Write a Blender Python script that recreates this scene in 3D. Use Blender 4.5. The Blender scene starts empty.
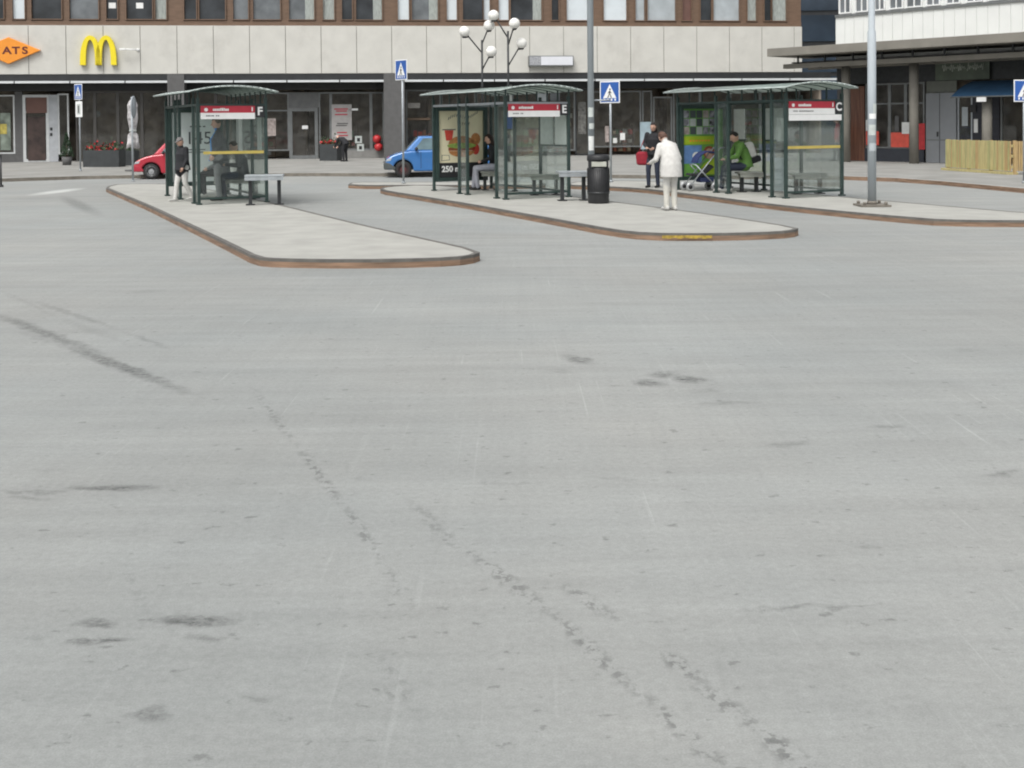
import bpy, bmesh, math, random
from mathutils import Vector, Matrix, Euler, noise
random.seed(7)
R = math.radians
S = bpy.context.scene
C = S.collection
# ---------------------------------------------------------------- camera
F = 1150.0; PY = 147.0; CAMH = 1.75; PITCH = R(1.2); ROLL = 0.0083
cam_d = bpy.data.cameras.new('camera'); cam = bpy.data.objects.new('camera', cam_d); C.objects.link(cam)
cam_d.sensor_width = 36; cam_d.lens = F*36/1024; cam_d.shift_y = -(384-PY)/1024
cam_d.clip_start = 0.1; cam_d.clip_end = 2000
M = (Matrix.Rotation(math.pi/2-PITCH, 3, 'X') @ Matrix.Rotation(-ROLL, 3, 'Z'))
cam.location = (0, 0, CAMH); cam.rotation_euler = M.to_euler()
S.camera = cam
# ---------------------------------------------------------------- world, sun, exposure
W = bpy.data.worlds.new('World'); S.world = W; W.use_nodes = True
nt = W.node_tree; bg = nt.nodes['Background']
sky = nt.nodes.new('ShaderNodeTexSky'); sky.sky_type = 'NISHITA'; sky.sun_disc = False
SUN_EL, SUN_AZ = R(58), R(205)      # azimuth clockwise from +Y : sun behind the camera, slightly left
sky.sun_elevation = SUN_EL; sky.sun_rotation = SUN_AZ; sky.dust_density = 6; sky.air_density = 1.0; sky.ozone_density = 1
hs = nt.nodes.new('ShaderNodeHueSaturation'); hs.inputs['Saturation'].default_value = 0.22
nt.links.new(sky.outputs[0], hs.inputs['Color']); nt.links.new(hs.outputs[0], bg.inputs['Color'])
bg.inputs['Strength'].default_value = 0.12
sd = bpy.data.lights.new('sun', 'SUN'); sd.energy = 0.9; sd.angle = R(25); sd.color = (1, .97, .93)
sun = bpy.data.objects.new('sun', sd); C.objects.link(sun)
sv = Vector((math.sin(SUN_AZ)*math.cos(SUN_EL), math.cos(SUN_AZ)*math.cos(SUN_EL), math.sin(SUN_EL)))
sun.rotation_euler = sv.to_track_quat('Z', 'Y').to_euler(); sun.location = (0, -20, 40)
S.view_settings.view_transform = 'Standard'; S.view_settings.look = 'None'
S.view_settings.gamma = 1; S.view_settings.exposure = 0.62
S.render.engine = 'CYCLES'
S.cycles.transparent_max_bounces = 24
S.cycles.filter_width = 2.0

# ---------------------------------------------------------------- helpers
def ray(px, py):
    return M @ Vector(((px-512)/F, -(py-PY)/F, -1.0))
def G(px, py, z=0.0):
    d = ray(px, py); t = (z-CAMH)/d.z
    return Vector((d.x*t, d.y*t, z))
def PL(px, py, origin, ang, off=0.0):
    """photo point -> (x, z) in the frame of an object standing at origin turned by ang, on its plane y = off"""
    d = ray(px, py); u = Vector((math.cos(ang), math.sin(ang), 0)); n = Vector((-math.sin(ang), math.cos(ang), 0))
    p0 = Vector((origin[0], origin[1], 0)) + n*off
    t = (p0 - Vector((0, 0, CAMH))).dot(n)/d.dot(n)
    p = Vector((0, 0, CAMH)) + d*t
    return ((p-p0).dot(u), p.z)

def mat(name, col, rough=.6, metal=0, var=.12, scale=4, bump=0, stretch=None, spec=.5, coat=0, dirt=0):
    m = bpy.data.materials.new(name); m.use_nodes = True; t = m.node_tree; N = t.nodes; L = t.links
    p = N['Principled BSDF']; p.inputs['Roughness'].default_value = rough; p.inputs['Metallic'].default_value = metal
    p.inputs['Specular IOR Level'].default_value = spec; p.inputs['Coat Weight'].default_value = coat
    tc = N.new('ShaderNodeTexCoord'); mp = N.new('ShaderNodeMapping'); L.new(tc.outputs['Object'], mp.inputs[0])
    if stretch: mp.inputs['Scale'].default_value = stretch
    nz = N.new('ShaderNodeTexNoise'); nz.inputs['Scale'].default_value = scale; nz.inputs['Detail'].default_value = 5
    L.new(mp.outputs[0], nz.inputs[0])
    mr = N.new('ShaderNodeMapRange'); mr.inputs[1].default_value = .3; mr.inputs[2].default_value = .7
    mr.inputs[3].default_value = 1-var; mr.inputs[4].default_value = 1+var; L.new(nz.outputs[0], mr.inputs[0])
    vm = N.new('ShaderNodeVectorMath'); vm.operation = 'SCALE'; vm.inputs[0].default_value = col[:3]
    L.new(mr.outputs[0], vm.inputs['Scale']); out = vm.outputs[0]
    if dirt:
        n2 = N.new('ShaderNodeTexNoise'); n2.inputs['Scale'].default_value = scale*.37; n2.inputs['Detail'].default_value = 8
        n2.inputs['Roughness'].default_value = .7; L.new(mp.outputs[0], n2.inputs[0])
        m2 = N.new('ShaderNodeMapRange'); m2.inputs[1].default_value = .52; m2.inputs[2].default_value = .72; m2.inputs[4].default_value = dirt
        L.new(n2.outputs[0], m2.inputs[0])
        mx = N.new('ShaderNodeMixRGB'); mx.inputs[2].default_value = (.13, .11, .09, 1)
        L.new(m2.outputs[0], mx.inputs[0]); L.new(out, mx.inputs[1]); out = mx.outputs[0]
    L.new(out, p.inputs['Base Color'])
    if bump:
        b = N.new('ShaderNodeBump'); b.inputs['Strength'].default_value = bump; b.inputs['Distance'].default_value = .01
        L.new(nz.outputs[0], b.inputs['Height']); L.new(b.outputs[0], p.inputs['Normal'])
    return m
def glass(name, tint=(.86, .93, .9), haze=.08, hazecol=(.6, .68, .66), gloss=1.0, dirt=.1):
    m = bpy.data.materials.new(name); m.use_nodes = True; t = m.node_tree; N = t.nodes; L = t.links
    N.remove(N['Principled BSDF']); out = N['Material Output']
    tr = N.new('ShaderNodeBsdfTransparent'); tr.inputs[0].default_value = (*tint, 1)
    gl = N.new('ShaderNodeBsdfGlossy'); gl.inputs['Roughness'].default_value = .03
    fr = N.new('ShaderNodeFresnel'); fr.inputs[0].default_value = 1.5
    ml = N.new('ShaderNodeMath'); ml.operation = 'MULTIPLY'; ml.inputs[1].default_value = gloss; L.new(fr.outputs[0], ml.inputs[0])
    m1 = N.new('ShaderNodeMixShader'); L.new(ml.outputs[0], m1.inputs[0]); L.new(tr.outputs[0], m1.inputs[1]); L.new(gl.outputs[0], m1.inputs[2])
    df = N.new('ShaderNodeBsdfDiffuse'); df.inputs[0].default_value = (*hazecol, 1)
    tc = N.new('ShaderNodeTexCoord'); nz = N.new('ShaderNodeTexNoise'); nz.inputs['Scale'].default_value = 2.5; nz.inputs['Detail'].default_value = 6
    L.new(tc.outputs['Object'], nz.inputs[0])
    mr = N.new('ShaderNodeMapRange'); mr.inputs[1].default_value = .35; mr.inputs[2].default_value = .7
    mr.inputs[3].default_value = haze*.5; mr.inputs[4].default_value = haze*1.5+dirt*.3; L.new(nz.outputs[0], mr.inputs[0])
    m2 = N.new('ShaderNodeMixShader'); L.new(mr.outputs[0], m2.inputs[0]); L.new(m1.outputs[0], m2.inputs[1]); L.new(df.outputs[0], m2.inputs[2])
    L.new(m2.outputs[0], out.inputs[0]); return m
def roofglass(name):
    m = bpy.data.materials.new(name); m.use_nodes = True; t = m.node_tree; N = t.nodes; L = t.links
    p = N['Principled BSDF']; out = N['Material Output']
    p.inputs['Roughness'].default_value = .3
    tc = N.new('ShaderNodeTexCoord'); nz = N.new('ShaderNodeTexNoise'); nz.inputs['Scale'].default_value = 3; nz.inputs['Detail'].default_value = 8
    L.new(tc.outputs['Object'], nz.inputs[0])
    cr = N.new('ShaderNodeValToRGB'); cr.color_ramp.elements[0].position = .35; cr.color_ramp.elements[0].color = (.24, .3, .28, 1)
    cr.color_ramp.elements[1].position = .65; cr.color_ramp.elements[1].color = (.46, .54, .51, 1)
    L.new(nz.outputs[0], cr.inputs[0]); L.new(cr.outputs[0], p.inputs['Base Color'])
    tl = N.new('ShaderNodeBsdfTranslucent'); tl.inputs[0].default_value = (.50, .55, .51, 1)
    mx = N.new('ShaderNodeMixShader'); mx.inputs[0].default_value = .5
    L.new(p.outputs[0], mx.inputs[1]); L.new(tl.outputs[0], mx.inputs[2]); L.new(mx.outputs[0], out.inputs[0]); return m

class MB:
    def __init__(s): s.v = []; s.f = []; s.m = []; s.sm = []
    def face(s, pts, m=0):
        n = len(s.v); s.v += [Vector(p) for p in pts]; s.f.append(list(range(n, n+len(pts)))); s.m.append(m); s.sm.append(False)
    def box(s, a, b, m=0, T=None):
        x0, y0, z0 = [min(a[i], b[i]) for i in range(3)]; x1, y1, z1 = [max(a[i], b[i]) for i in range(3)]
        n = len(s.v); ps = [Vector(p) for p in ((x0,y0,z0),(x1,y0,z0),(x1,y1,z0),(x0,y1,z0),(x0,y0,z1),(x1,y0,z1),(x1,y1,z1),(x0,y1,z1))]
        if T: ps = [T @ p for p in ps]
        s.v += ps
        for q in ((0,3,2,1),(4,5,6,7),(0,1,5,4),(1,2,6,5),(2,3,7,6),(3,0,4,7)): s.f.append([n+i for i in q]); s.m.append(m); s.sm.append(False)
        return s
    def prism(s, poly, y0, y1, m=0, axis='y', T=None):
        """poly of (a,b): axis y -> (a, y, b); axis z -> (a, b, z)"""
        k = len(poly); n = len(s.v)
        def P(a, b, c):
            p = Vector((a, c, b)) if axis == 'y' else Vector((a, b, c))
            return T @ p if T else p
        s.v += [P(a, b, y0) for a, b in poly] + [P(a, b, y1) for a, b in poly]
        s.f.append([n+i for i in range(k)]); s.f.append([n+k+i for i in reversed(range(k))]); s.m += [m, m]; s.sm += [False, False]
        for i in range(k):
            j = (i+1) % k; s.f.append([n+i, n+k+i, n+k+j, n+j]); s.m.append(m); s.sm.append(False)
        return s
    def tube(s, p0, p1, r0, r1=None, m=0, n=10, caps=True, smooth=True):
        r1 = r0 if r1 is None else r1; p0 = Vector(p0); p1 = Vector(p1); d = (p1-p0).normalized()
        a = d.orthogonal().normalized(); b = d.cross(a); k = len(s.v)
        for p, r in ((p0, r0), (p1, r1)):
            for i in range(n):
                t = 2*math.pi*i/n; s.v.append(p + (a*math.cos(t)+b*math.sin(t))*r)
        for i in range(n):
            j = (i+1) % n; s.f.append([k+i, k+j, k+n+j, k+n+i]); s.m.append(m); s.sm.append(smooth)
        if caps:
            s.f.append([k+i for i in reversed(range(n))]); s.f.append([k+n+i for i in range(n)]); s.m += [m, m]; s.sm += [False, False]
        return s
    def lathe(s, c, prof, m=0, n=20, axis='z', T=None):
        c = Vector(c); k = len(s.v); q = len(prof)
        for r, z in prof:
            for i in range(n):
                t = 2*math.pi*i/n
                p = Vector((r*math.cos(t), r*math.sin(t), z)) if axis == 'z' else Vector((r*math.cos(t), z, r*math.sin(t)))
                s.v.append(c+p if not T else T @ (c+p))
        for a in range(q-1):
            for i in range(n):
                j = (i+1) % n; s.f.append([k+a*n+i, k+a*n+j, k+(a+1)*n+j, k+(a+1)*n+i]); s.m.append(m); s.sm.append(True)
        return s
    def ball(s, c, r, m=0, n=12, T=None):
        if not hasattr(r, '__len__'): r = (r, r, r)
        c = Vector(c); k = len(s.v); h = n//2
        for a in range(h+1):
            ph = math.pi*a/h
            for i in range(n):
                t = 2*math.pi*i/n
                p = Vector((r[0]*math.sin(ph)*math.cos(t), r[1]*math.sin(ph)*math.sin(t), r[2]*math.cos(ph)))
                if T: p = T @ p
                s.v.append(c+p)
        for a in range(h):
            for i in range(n):
                j = (i+1) % n; s.f.append([k+a*n+i, k+(a+1)*n+i, k+(a+1)*n+j, k+a*n+j]); s.m.append(m); s.sm.append(True)
        return s
    def build(s, name, mats, parent=None, bevel=0, seg=2, solid=0):
        if not isinstance(mats, (list, tuple)): mats = [mats]
        me = bpy.data.meshes.new(name); me.from_pydata([tuple(v) for v in s.v], [], s.f)
        for m in mats: me.materials.append(m)
        me.polygons.foreach_set('material_index', s.m); me.polygons.foreach_set('use_smooth', s.sm)
        bm = bmesh.new(); bm.from_mesh(me); bmesh.ops.remove_doubles(bm, verts=bm.verts, dist=1e-5)
        bmesh.ops.recalc_face_normals(bm, faces=bm.faces); bm.to_mesh(me); bm.free()
        o = bpy.data.objects.new(name, me); C.objects.link(o)
        if parent: o.parent = parent
        if solid:
            q = o.modifiers.new('solid', 'SOLIDIFY'); q.thickness = solid
        if bevel:
            b = o.modifiers.new('bevel', 'BEVEL'); b.width = bevel; b.segments = seg; b.limit_method = 'ANGLE'; b.angle_limit = R(40)
        return o
def tag(o, label=None, cat=None, group=None, kind=None):
    if label: o['label'] = label
    if cat: o['category'] = cat
    if group: o['group'] = group
    if kind: o['kind'] = kind
    return o
def thing(name, label, cat, loc=(0,0,0), rz=0, group=None):
    o = bpy.data.objects.new(name, None); C.objects.link(o); o.location = loc; o.rotation_euler = (0, 0, rz)
    o.empty_display_size = .2
    return tag(o, label, cat, group)
def box(name, a, b, m, parent, bevel=0): return MB().box(a, b).build(name, m, parent, bevel)
def text(name, body, size, m, parent, loc, rot=(math.pi/2, 0, 0), align='CENTER', bold=0, extr=.002, sx=1):
    cu = bpy.data.curves.new(name, 'FONT'); cu.body = body; cu.size = size; cu.align_x = align; cu.align_y = 'CENTER'
    cu.offset = bold; cu.extrude = extr
    t = bpy.data.objects.new(name, cu); C.objects.link(t); dg = bpy.context.evaluated_depsgraph_get()
    me = bpy.data.meshes.new_from_object(t.evaluated_get(dg)); bpy.data.objects.remove(t)
    me.materials.clear(); me.materials.append(m)
    o = bpy.data.objects.new(name, me); C.objects.link(o); o.location = loc; o.rotation_euler = rot; o.scale = (sx, 1, 1)
    o.parent = parent; return o
def arc(cx, cy, rx, ry, a0, a1, n):
    return [(cx+rx*math.cos(R(a0+(a1-a0)*i/n)), cy+ry*math.sin(R(a0+(a1-a0)*i/n))) for i in range(n+1)]

# ---------------------------------------------------------------- materials
m_green = mat('dark_green_paint', (.036, .060, .055), .35, .2, .2, 6)
m_steel = mat('galvanised_steel', (.36, .39, .41), .45, .35, .12, 7, dirt=.15)
m_polegrey = mat('grey_pole_paint', (.345, .385, .41), .65, 0, .08, 5, stretch=(1,1,.2), dirt=.1)
m_darkmetal = mat('dark_metal', (.035, .038, .04), .45, .3, .2, 8)
m_black = mat('black_plastic', (.02, .021, .023), .5, 0, .2, 10)
m_white = mat('white_paint', (.78, .79, .78), .5, 0, .04, 6)
m_paper = mat('paper', (.66, .68, .66), .8, 0, .06, 12)
m_paperdim = mat('grey_paper', (.48, .52, .5), .8, 0, .1, 9)
m_red = mat('red_print', (.42, .03, .05), .4, 0, .08, 6)
m_redbright = mat('red_plastic', (.48, .03, .035), .4, 0, .12, 7)
m_bluesign = mat('blue_sign', (.025, .1, .36), .4, 0, .06, 4)
m_yellow = mat('yellow_sign', (.80, .66, .02), .4, 0, .05, 4)
m_orange = mat('orange_sign', (.80, .29, .03), .45, 0, .06, 3)
m_stone = mat('pale_stone', (.555, .55, .51), .8, 0, .06, 1.3, bump=.2, dirt=.2)
m_joint = mat('stone_joint', (.17, .16, .14), .9)
m_brown = mat('brown_window_wood', (.15, .095, .062), .55, 0, .15, 3, stretch=(1,1,4))
m_dark = mat('dark_fascia', (.022, .024, .026), .5, 0, .2, 3)
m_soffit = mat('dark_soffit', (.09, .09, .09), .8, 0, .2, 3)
m_column = mat('grey_column_render', (.105, .105, .105), .8, 0, .1, 5)
m_inside = mat('shop_interior', (.26, .22, .18), .9, 0, .6, 1.1)
m_shopframe = mat('aluminium_frame', (.17, .18, .18), .5, .3, .12, 5)
m_shopwhite = mat('white_frame', (.52, .54, .54), .5, 0, .08, 5)
m_shopglass = glass('shop_glass', (.88, .89, .87), .075, (.34, .33, .31), 1.0)  # pale diffuse haze lightens the dark shopfronts in place of reflected light
m_shelterglass = glass('shelter_glass', (.955, .98, .97), .03, (.60, .68, .65), .45, .02)
m_roof = roofglass('roof_glass')
m_skin = mat('skin', (.52, .32, .24), .5, 0, .06, 20)
m_winddark = mat('dark_window_glass', (.035, .04, .045), .12, 0, .5, 1.1)
m_windgrey = mat('grey_window_glass', (.15, .165, .175), .15, 0, .3, 1.5)
m_blind = mat('white_blind', (.62, .68, .71), .5, 0, .05, 2)
m_lightblind = mat('grey_blind', (.38, .42, .44), .5, 0, .12, 2)
m_curtain = mat('curtain', (.33, .36, .34), .9, 0, .3, 14, stretch=(3,3,.3))
m_redbrown = mat('red_brown_blind', (.14, .075, .06), .7, 0, .1, 3)
m_rubber = mat('rubber', (.02, .02, .02), .8)
m_chrome = mat('grey_rim', (.42, .43, .44), .35, .6, .1, 10)
m_wood = mat('bench_wood', (.26, .27, .24), .7, 0, .2, 3, stretch=(1, 9, 9))

m_bronze = mat('bronze_frame', (.075, .072, .068), .5, .2, .12, 5)
# ---------------------------------------------------------------- ground
def ground_material():
    m = bpy.data.materials.new('worn_concrete'); m.use_nodes = True; t = m.node_tree; N = t.nodes; L = t.links
    p = N['Principled BSDF']; p.inputs['Roughness'].default_value = .88; p.inputs['Specular IOR Level'].default_value = .3
    tc = N.new('ShaderNodeTexCoord'); pos = tc.outputs['Object']
    def nz(scale, detail=4, rough=.55, st=None, rot=0, vec=None):
        n = N.new('ShaderNodeTexNoise'); n.inputs['Scale'].default_value = scale; n.inputs['Detail'].default_value = detail; n.inputs['Roughness'].default_value = rough
        if st:
            q = N.new('ShaderNodeMapping'); q.inputs['Scale'].default_value = st; q.inputs['Rotation'].default_value = (0, 0, rot); L.new(vec or pos, q.inputs[0]); L.new(q.outputs[0], n.inputs[0])
        else: L.new(vec or pos, n.inputs[0])
        return n.outputs[0]
    def mr(v, a, b, c, d):
        q = N.new('ShaderNodeMapRange'); q.inputs[1].default_value = a; q.inputs[2].default_value = b; q.inputs[3].default_value = c; q.inputs[4].default_value = d; L.new(v, q.inputs[0]); return q.outputs[0]
    def op(o, a, b=None):
        q = N.new('ShaderNodeMath'); q.operation = o
        for i, x in enumerate((a, b)):
            if x is None: continue
            if isinstance(x, (int, float)): q.inputs[i].default_value = x
            else: L.new(x, q.inputs[i])
        return q.outputs[0]
    big = mr(nz(.16, 4), .3, .7, .90, 1.08)
    mid = mr(nz(.9, 5, .6, (.35, 1.6, 1)), .3, .7, .94, 1.05)
    drag = mr(nz(1.0, 6, .65, (.6, 5, 1), R(-7)), .3, .7, .92, 1.07)
    drag2 = mr(nz(1.0, 6, .65, (9, .35, 1), R(-24)), .3, .7, .965, 1.03)
    fine = mr(nz(30, 7, .8), .3, .7, .86, 1.13)
    grit = mr(nz(150, 2, .6), .35, .65, .92, 1.08)
    val = op('MULTIPLY', op('MULTIPLY', op('MULTIPLY', big, mid), op('MULTIPLY', drag, drag2)), op('MULTIPLY', fine, grit))
    # light hairline scratches running with the traffic
    sc = nz(1.0, 2, .5, (26, .25, 1), R(-22)); sc = mr(sc, .64, .72, 0, .16)
    scm = mr(nz(1.1, 2), .5, .62, 0, 1)
    val = op('ADD', val, op('MULTIPLY', sc, scm))
    # warped position for the stains
    wn = N.new('ShaderNodeTexNoise'); wn.inputs['Scale'].default_value = 7.0; wn.inputs['Detail'].default_value = 4; L.new(pos, wn.inputs[0])
    w1 = N.new('ShaderNodeVectorMath'); w1.operation = 'SUBTRACT'; w1.inputs[1].default_value = (.5, .5, .5); L.new(wn.outputs['Color'], w1.inputs[0])
    w2 = N.new('ShaderNodeVectorMath'); w2.operation = 'MULTIPLY'; w2.inputs[1].default_value = (.16, .16, 0); L.new(w1.outputs[0], w2.inputs[0])
    w3 = N.new('ShaderNodeVectorMath'); L.new(pos, w3.inputs[0]); L.new(w2.outputs[0], w3.inputs[1]); wp = w3.outputs[0]
    def ell(x1, y1, x2, y2, th, st, warp=True, flatx=False):
        a = G(x1, y1); b = G(x2, y2); c = (a+b)/2; d = b-a; ang = 0 if flatx else math.atan2(d.y, d.x)
        q = G((x1+x2)/2, (y1+y2)/2+th) - G((x1+x2)/2, (y1+y2)/2-th); nn = Vector((-math.sin(ang), math.cos(ang), 0))
        hw = max(abs(q.dot(nn))/2, .02); hl = d.length/2*1.15+.01
        mp = N.new('ShaderNodeMapping'); mp.vector_type = 'TEXTURE'; mp.inputs['Location'].default_value = c; mp.inputs['Rotation'].default_value = (0, 0, ang)
        mp.inputs['Scale'].default_value = (hl, hw, 1); L.new(wp if warp else pos, mp.inputs[0])
        g = N.new('ShaderNodeTexGradient'); g.gradient_type = 'SPHERICAL'; L.new(mp.outputs[0], g.inputs[0])
        return mr(g.outputs[1], 0, .65, 0, st)
    tot = None
    stains = [ # photo endpoints, half thickness, strength
        (-10,312,110,358,6,1.1),(60,343,192,394,7,1.3),(0,290,60,318,3,.3),(60,318,130,345,5,.3),(120,330,170,350,2,.35),
        (65,489,160,487,4,1.3),(0,491,70,492,3,.7),(0,498,60,499,2.5,.6),(155,622,235,621,5.5,1.4),(72,625,116,624,5.5,1.3),
        (70,641,128,640,5,1.4),(190,636,222,636,4,.7),(20,638,42,637,3,.4),(132,714,172,714,8,1.2),(70,470,30,470,2,.2),
        (565,355,592,365,7,1.2),(548,372,570,370,4,.35),(633,380,664,386,5,1.3),(646,375,682,374,4,1.1),(668,377,707,381,4.5,1.5),
        (690,392,722,390,3,.5),(690,404,765,402,2.5,.6),(870,428,905,427,3,.6),(770,446,815,442,4,.6),(950,350,985,350,3,.35),
        (985,476,1024,471,3.5,.8),(588,478,640,480,3,.35),(735,612,890,604,2.5,.7),(470,484,560,483,2,.35),(170,290,120,293,2,.3),
        (385,688,395,700,6,.6),(240,696,275,698,3,.6),(355,480,365,478,4,.3),(160,228,230,232,3,.25),(62,196,100,216,7,.9),(20,330,60,345,5,.4),(130,333,168,349,3,.6),(30,300,120,330,3,.6),(0,200,60,196,3,.2),
        (850,548,880,549,3,.5),(400,232,560,236,2,.15),(600,262,760,262,3,.18),(760,258,1000,262,4,.2)]
    for s_ in stains:
        e = ell(*s_); tot = e if tot is None else op('MAXIMUM', tot, e)
    brk = mr(nz(15, 7, .8, (1, 1.6, 1)), .40, .60, .2, 1)
    st = op('MULTIPLY', tot, brk)
    # dotted drip trails
    spots = op('MAXIMUM', mr(nz(24, 3, .6, (1.0, .8, 1)), .51, .58, 0, 1), mr(nz(11, 5, .65, (1.0, .8, 1)), .55, .61, 0, .8))
    trail = None
    for s_ in [(250,385,300,450,7,.7),(296,445,348,512,8,.9),(340,500,385,565,9,.8),(375,555,425,620,9,.5),(405,495,470,560,9,.55),(465,548,560,620,9,.85),(545,605,650,705,10,.95),(640,690,745,790,10,1.0),(560,582,620,622,7,.9),(660,650,705,685,9,1.1),(690,680,770,738,10,.9),(750,720,830,790,13,1.1),(380,650,420,720,13,.5),(120,560,150,620,14,.3)]:
        s_ = (*s_[:4], s_[4]*1.45, s_[5]*.78); e = ell(*s_, warp=False); trail = e if trail is None else op('MAXIMUM', trail, e)
    st = op('MAXIMUM', st, op('MULTIPLY', trail, spots))
    sp = mr(nz(12, 4, .6, (.8, 1.1, 1)), .635, .70, 0, .6)
    st = op('MAXIMUM', st, sp)
    val2 = op('MULTIPLY', val, op('SUBTRACT', 1, op('MULTIPLY', st, .50)))
    # pale worn patch of concrete at the far left
    lp = ell(46, 191.5, 70, 191.5, 4.0, 1.8, warp=False, flatx=True); val2 = op('ADD', val2, op('MULTIPLY', lp, .38))
    lp = ell(300, 186, 560, 236, 9, 1, warp=True); val2 = op('ADD', val2, op('MULTIPLY', lp, .06))
    lp = ell(430, 196, 640, 243, 6, 1, warp=True); val2 = op('ADD', val2, op('MULTIPLY', lp, .10))
    lp = ell(500, 268, 900, 262, 10, 1, warp=True); val2 = op('ADD', val2, op('MULTIPLY', lp, .05))
    col = N.new('ShaderNodeVectorMath'); col.operation = 'SCALE'; L.new(val2, col.inputs['Scale'])
    hue = N.new('ShaderNodeMixRGB'); hue.inputs[1].default_value = (.258, .273, .267, 1); hue.inputs[2].default_value = (.281, .287, .274, 1)
    L.new(mr(nz(.22, 4, .6), .35, .65, 0, 1), hue.inputs[0]); L.new(hue.outputs[0], col.inputs[0])
    L.new(col.outputs[0], p.inputs['Base Color'])
    b = N.new('ShaderNodeBump'); b.inputs['Strength'].default_value = .25; b.inputs['Distance'].default_value = .006
    L.new(nz(60, 6, .75), b.inputs['Height']); L.new(b.outputs[0], p.inputs['Normal'])
    return m
g = MB(); g.face([(-250,-150,0),(250,-150,0),(250,400,0),(-250,400,0)])
tag(g.build('ground', ground_material()), kind='structure')

m_pave = mat('platform_asphalt', (.345, .345, .318), .9, 0, .10, 2.2, bump=.3, dirt=.14)
m_pave2 = mat('pavement_slabs', (.25, .25, .235), .9, 0, .14, .9, dirt=.25)
m_kerb = mat('rusty_steel_kerb', (.225, .145, .095), .8, .0, .4, 2.2, stretch=(1,1,14), dirt=.75)
m_kerbtop = mat('kerb_top', (.12, .115, .105), .8, 0, .2, 6)
m_kerbgrey = mat('stone_kerb', (.17, .155, .13), .85, 0, .2, 5)
PZ = .11
def smooth_poly(pts, it=2):
    for _ in range(it):
        q = []
        for i in range(len(pts)):
            a = pts[i]; b = pts[(i+1) % len(pts)]
            if (b-a).length < 2.2: q += [a*.75+b*.25, a*.25+b*.75]
            else: k = .5/(b-a).length; q += [a*(1-k)+b*k, a*k+b*(1-k)]
        pts = q
    return pts
def island(pts_px, label, mk=None, z=PZ, it=2, topm=None):
    pts = [G(x, y, z).to_2d() for x, y in pts_px]
    if it: pts = smooth_poly(pts, it)
    n = len(pts); area = sum(pts[i].x*pts[(i+1)%n].y-pts[(i+1)%n].x*pts[i].y for i in range(n))
    if area < 0: pts.reverse()
    def off(d):
        r = []
        for i in range(n):
            a = pts[i-1]; b = pts[i]; c = pts[(i+1) % n]
            e1 = (b-a).normalized(); e2 = (c-b).normalized()
            nn = Vector((-e1.y-e2.y, e1.x+e2.x)); nn = nn.normalized() if nn.length > 1e-6 else Vector((-e1.y, e1.x))
            r.append(b+nn*d)
        return r
    inn = off(.07)
    top = MB(); top.face([(p.x, p.y, z-.004) for p in inn]); o = top.build('pavement', topm or m_pave); tag(o, kind='structure')
    k = MB()
    for i in range(n):
        j = (i+1) % n; a, b, c, d = pts[i], pts[j], inn[j], inn[i]
        k.face([(a.x,a.y,-.05),(b.x,b.y,-.05),(b.x,b.y,z-.038),(a.x,a.y,z-.038)], 0)
        k.face([(a.x,a.y,z-.038),(b.x,b.y,z-.038),(b.x,b.y,z),(a.x,a.y,z)], 1)
        k.face([(a.x,a.y,z),(b.x,b.y,z),(c.x,c.y,z),(d.x,d.y,z)], 1)
        k.face([(d.x,d.y,z),(c.x,c.y,z),(c.x,c.y,z-.03),(d.x,d.y,z-.03)], 1)
    ko = k.build('kerb', mk or [m_kerb, m_kerbtop], o)
    return o, pts
island([(104,187),(150,206.5),(200,230),(235,247),(255,257),(275,258.8),(350,259.8),(430,258.5),(470,256),(483,251),(367,225.5),(301,209.5),(283,205.2),(240,196),(185,184),(120,183.5)], '', it=1)
isl2, _ = island([(379,189.5),(470,204),(560,220),(612,229.5),(645,233),(700,233.6),(760,232.5),(793,230.5),(800,227.5),(720,215.3),(668,208.3),(620,202.3),(575,197),(540,193.3),(425,184.6),(384,186.8)], '', it=1)
island([(562,184.5),(600,186),(640,188),(700,195),(770,204),(830,210),(878,214.5),(915,217.5),(940,219.5),(1000,220.5),(1080,220),(1140,221),(1140,225),(1250,226),(1024,212.5),(885,200.5),(800,193),(700,184.5),(640,180.5),(580,181)], '', it=1)
island([(347,185),(420,185),(500,185),(545,184.5),(545,182),(400,182),(352,182)], '', it=1)
# the long pavement in front of the buildings
pv = [(-420,181),(-60,179),(0,178.5),(80,176),(140,175),(300,173),(500,173.5),(640,175),(760,175.5),(844,176.2),(895,178),(940,181),(985,185),(1024,188.5),(1120,199),(1300,228)]
P = [G(x, y, PZ) for x, y in pv]
top = MB(); kb = MB(); Q = []
for i, p in enumerate(P):
    e1 = (P[max(i,1)]-P[max(i,1)-1]).normalized(); e2 = (P[min(i+1,len(P)-1)]-P[min(i,len(P)-2)]).normalized()
    nn = Vector((-e1.y-e2.y, e1.x+e2.x, 0)).normalized(); Q.append(p+nn*.14)
top.face([(p.x, p.y, PZ-.002) for p in Q]+[(60, Q[-1].y, PZ-.002), (60, 95, PZ-.002), (-60, 95, PZ-.002), (-60, Q[0].y, PZ-.002)])
for i in range(len(P)-1):
    a, b = P[i], P[i+1]; mi = 2 if i > 8 else 0
    kb.face([(a.x,a.y,-.05),(b.x,b.y,-.05),b,a],mi); kb.face([a,b,Q[i+1],Q[i]],1)
tp = top.build('pavement', m_pave2); tag(tp, kind='structure'); kb.build('kerb', [m_kerbgrey, m_pave, m_kerb], tp)
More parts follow.
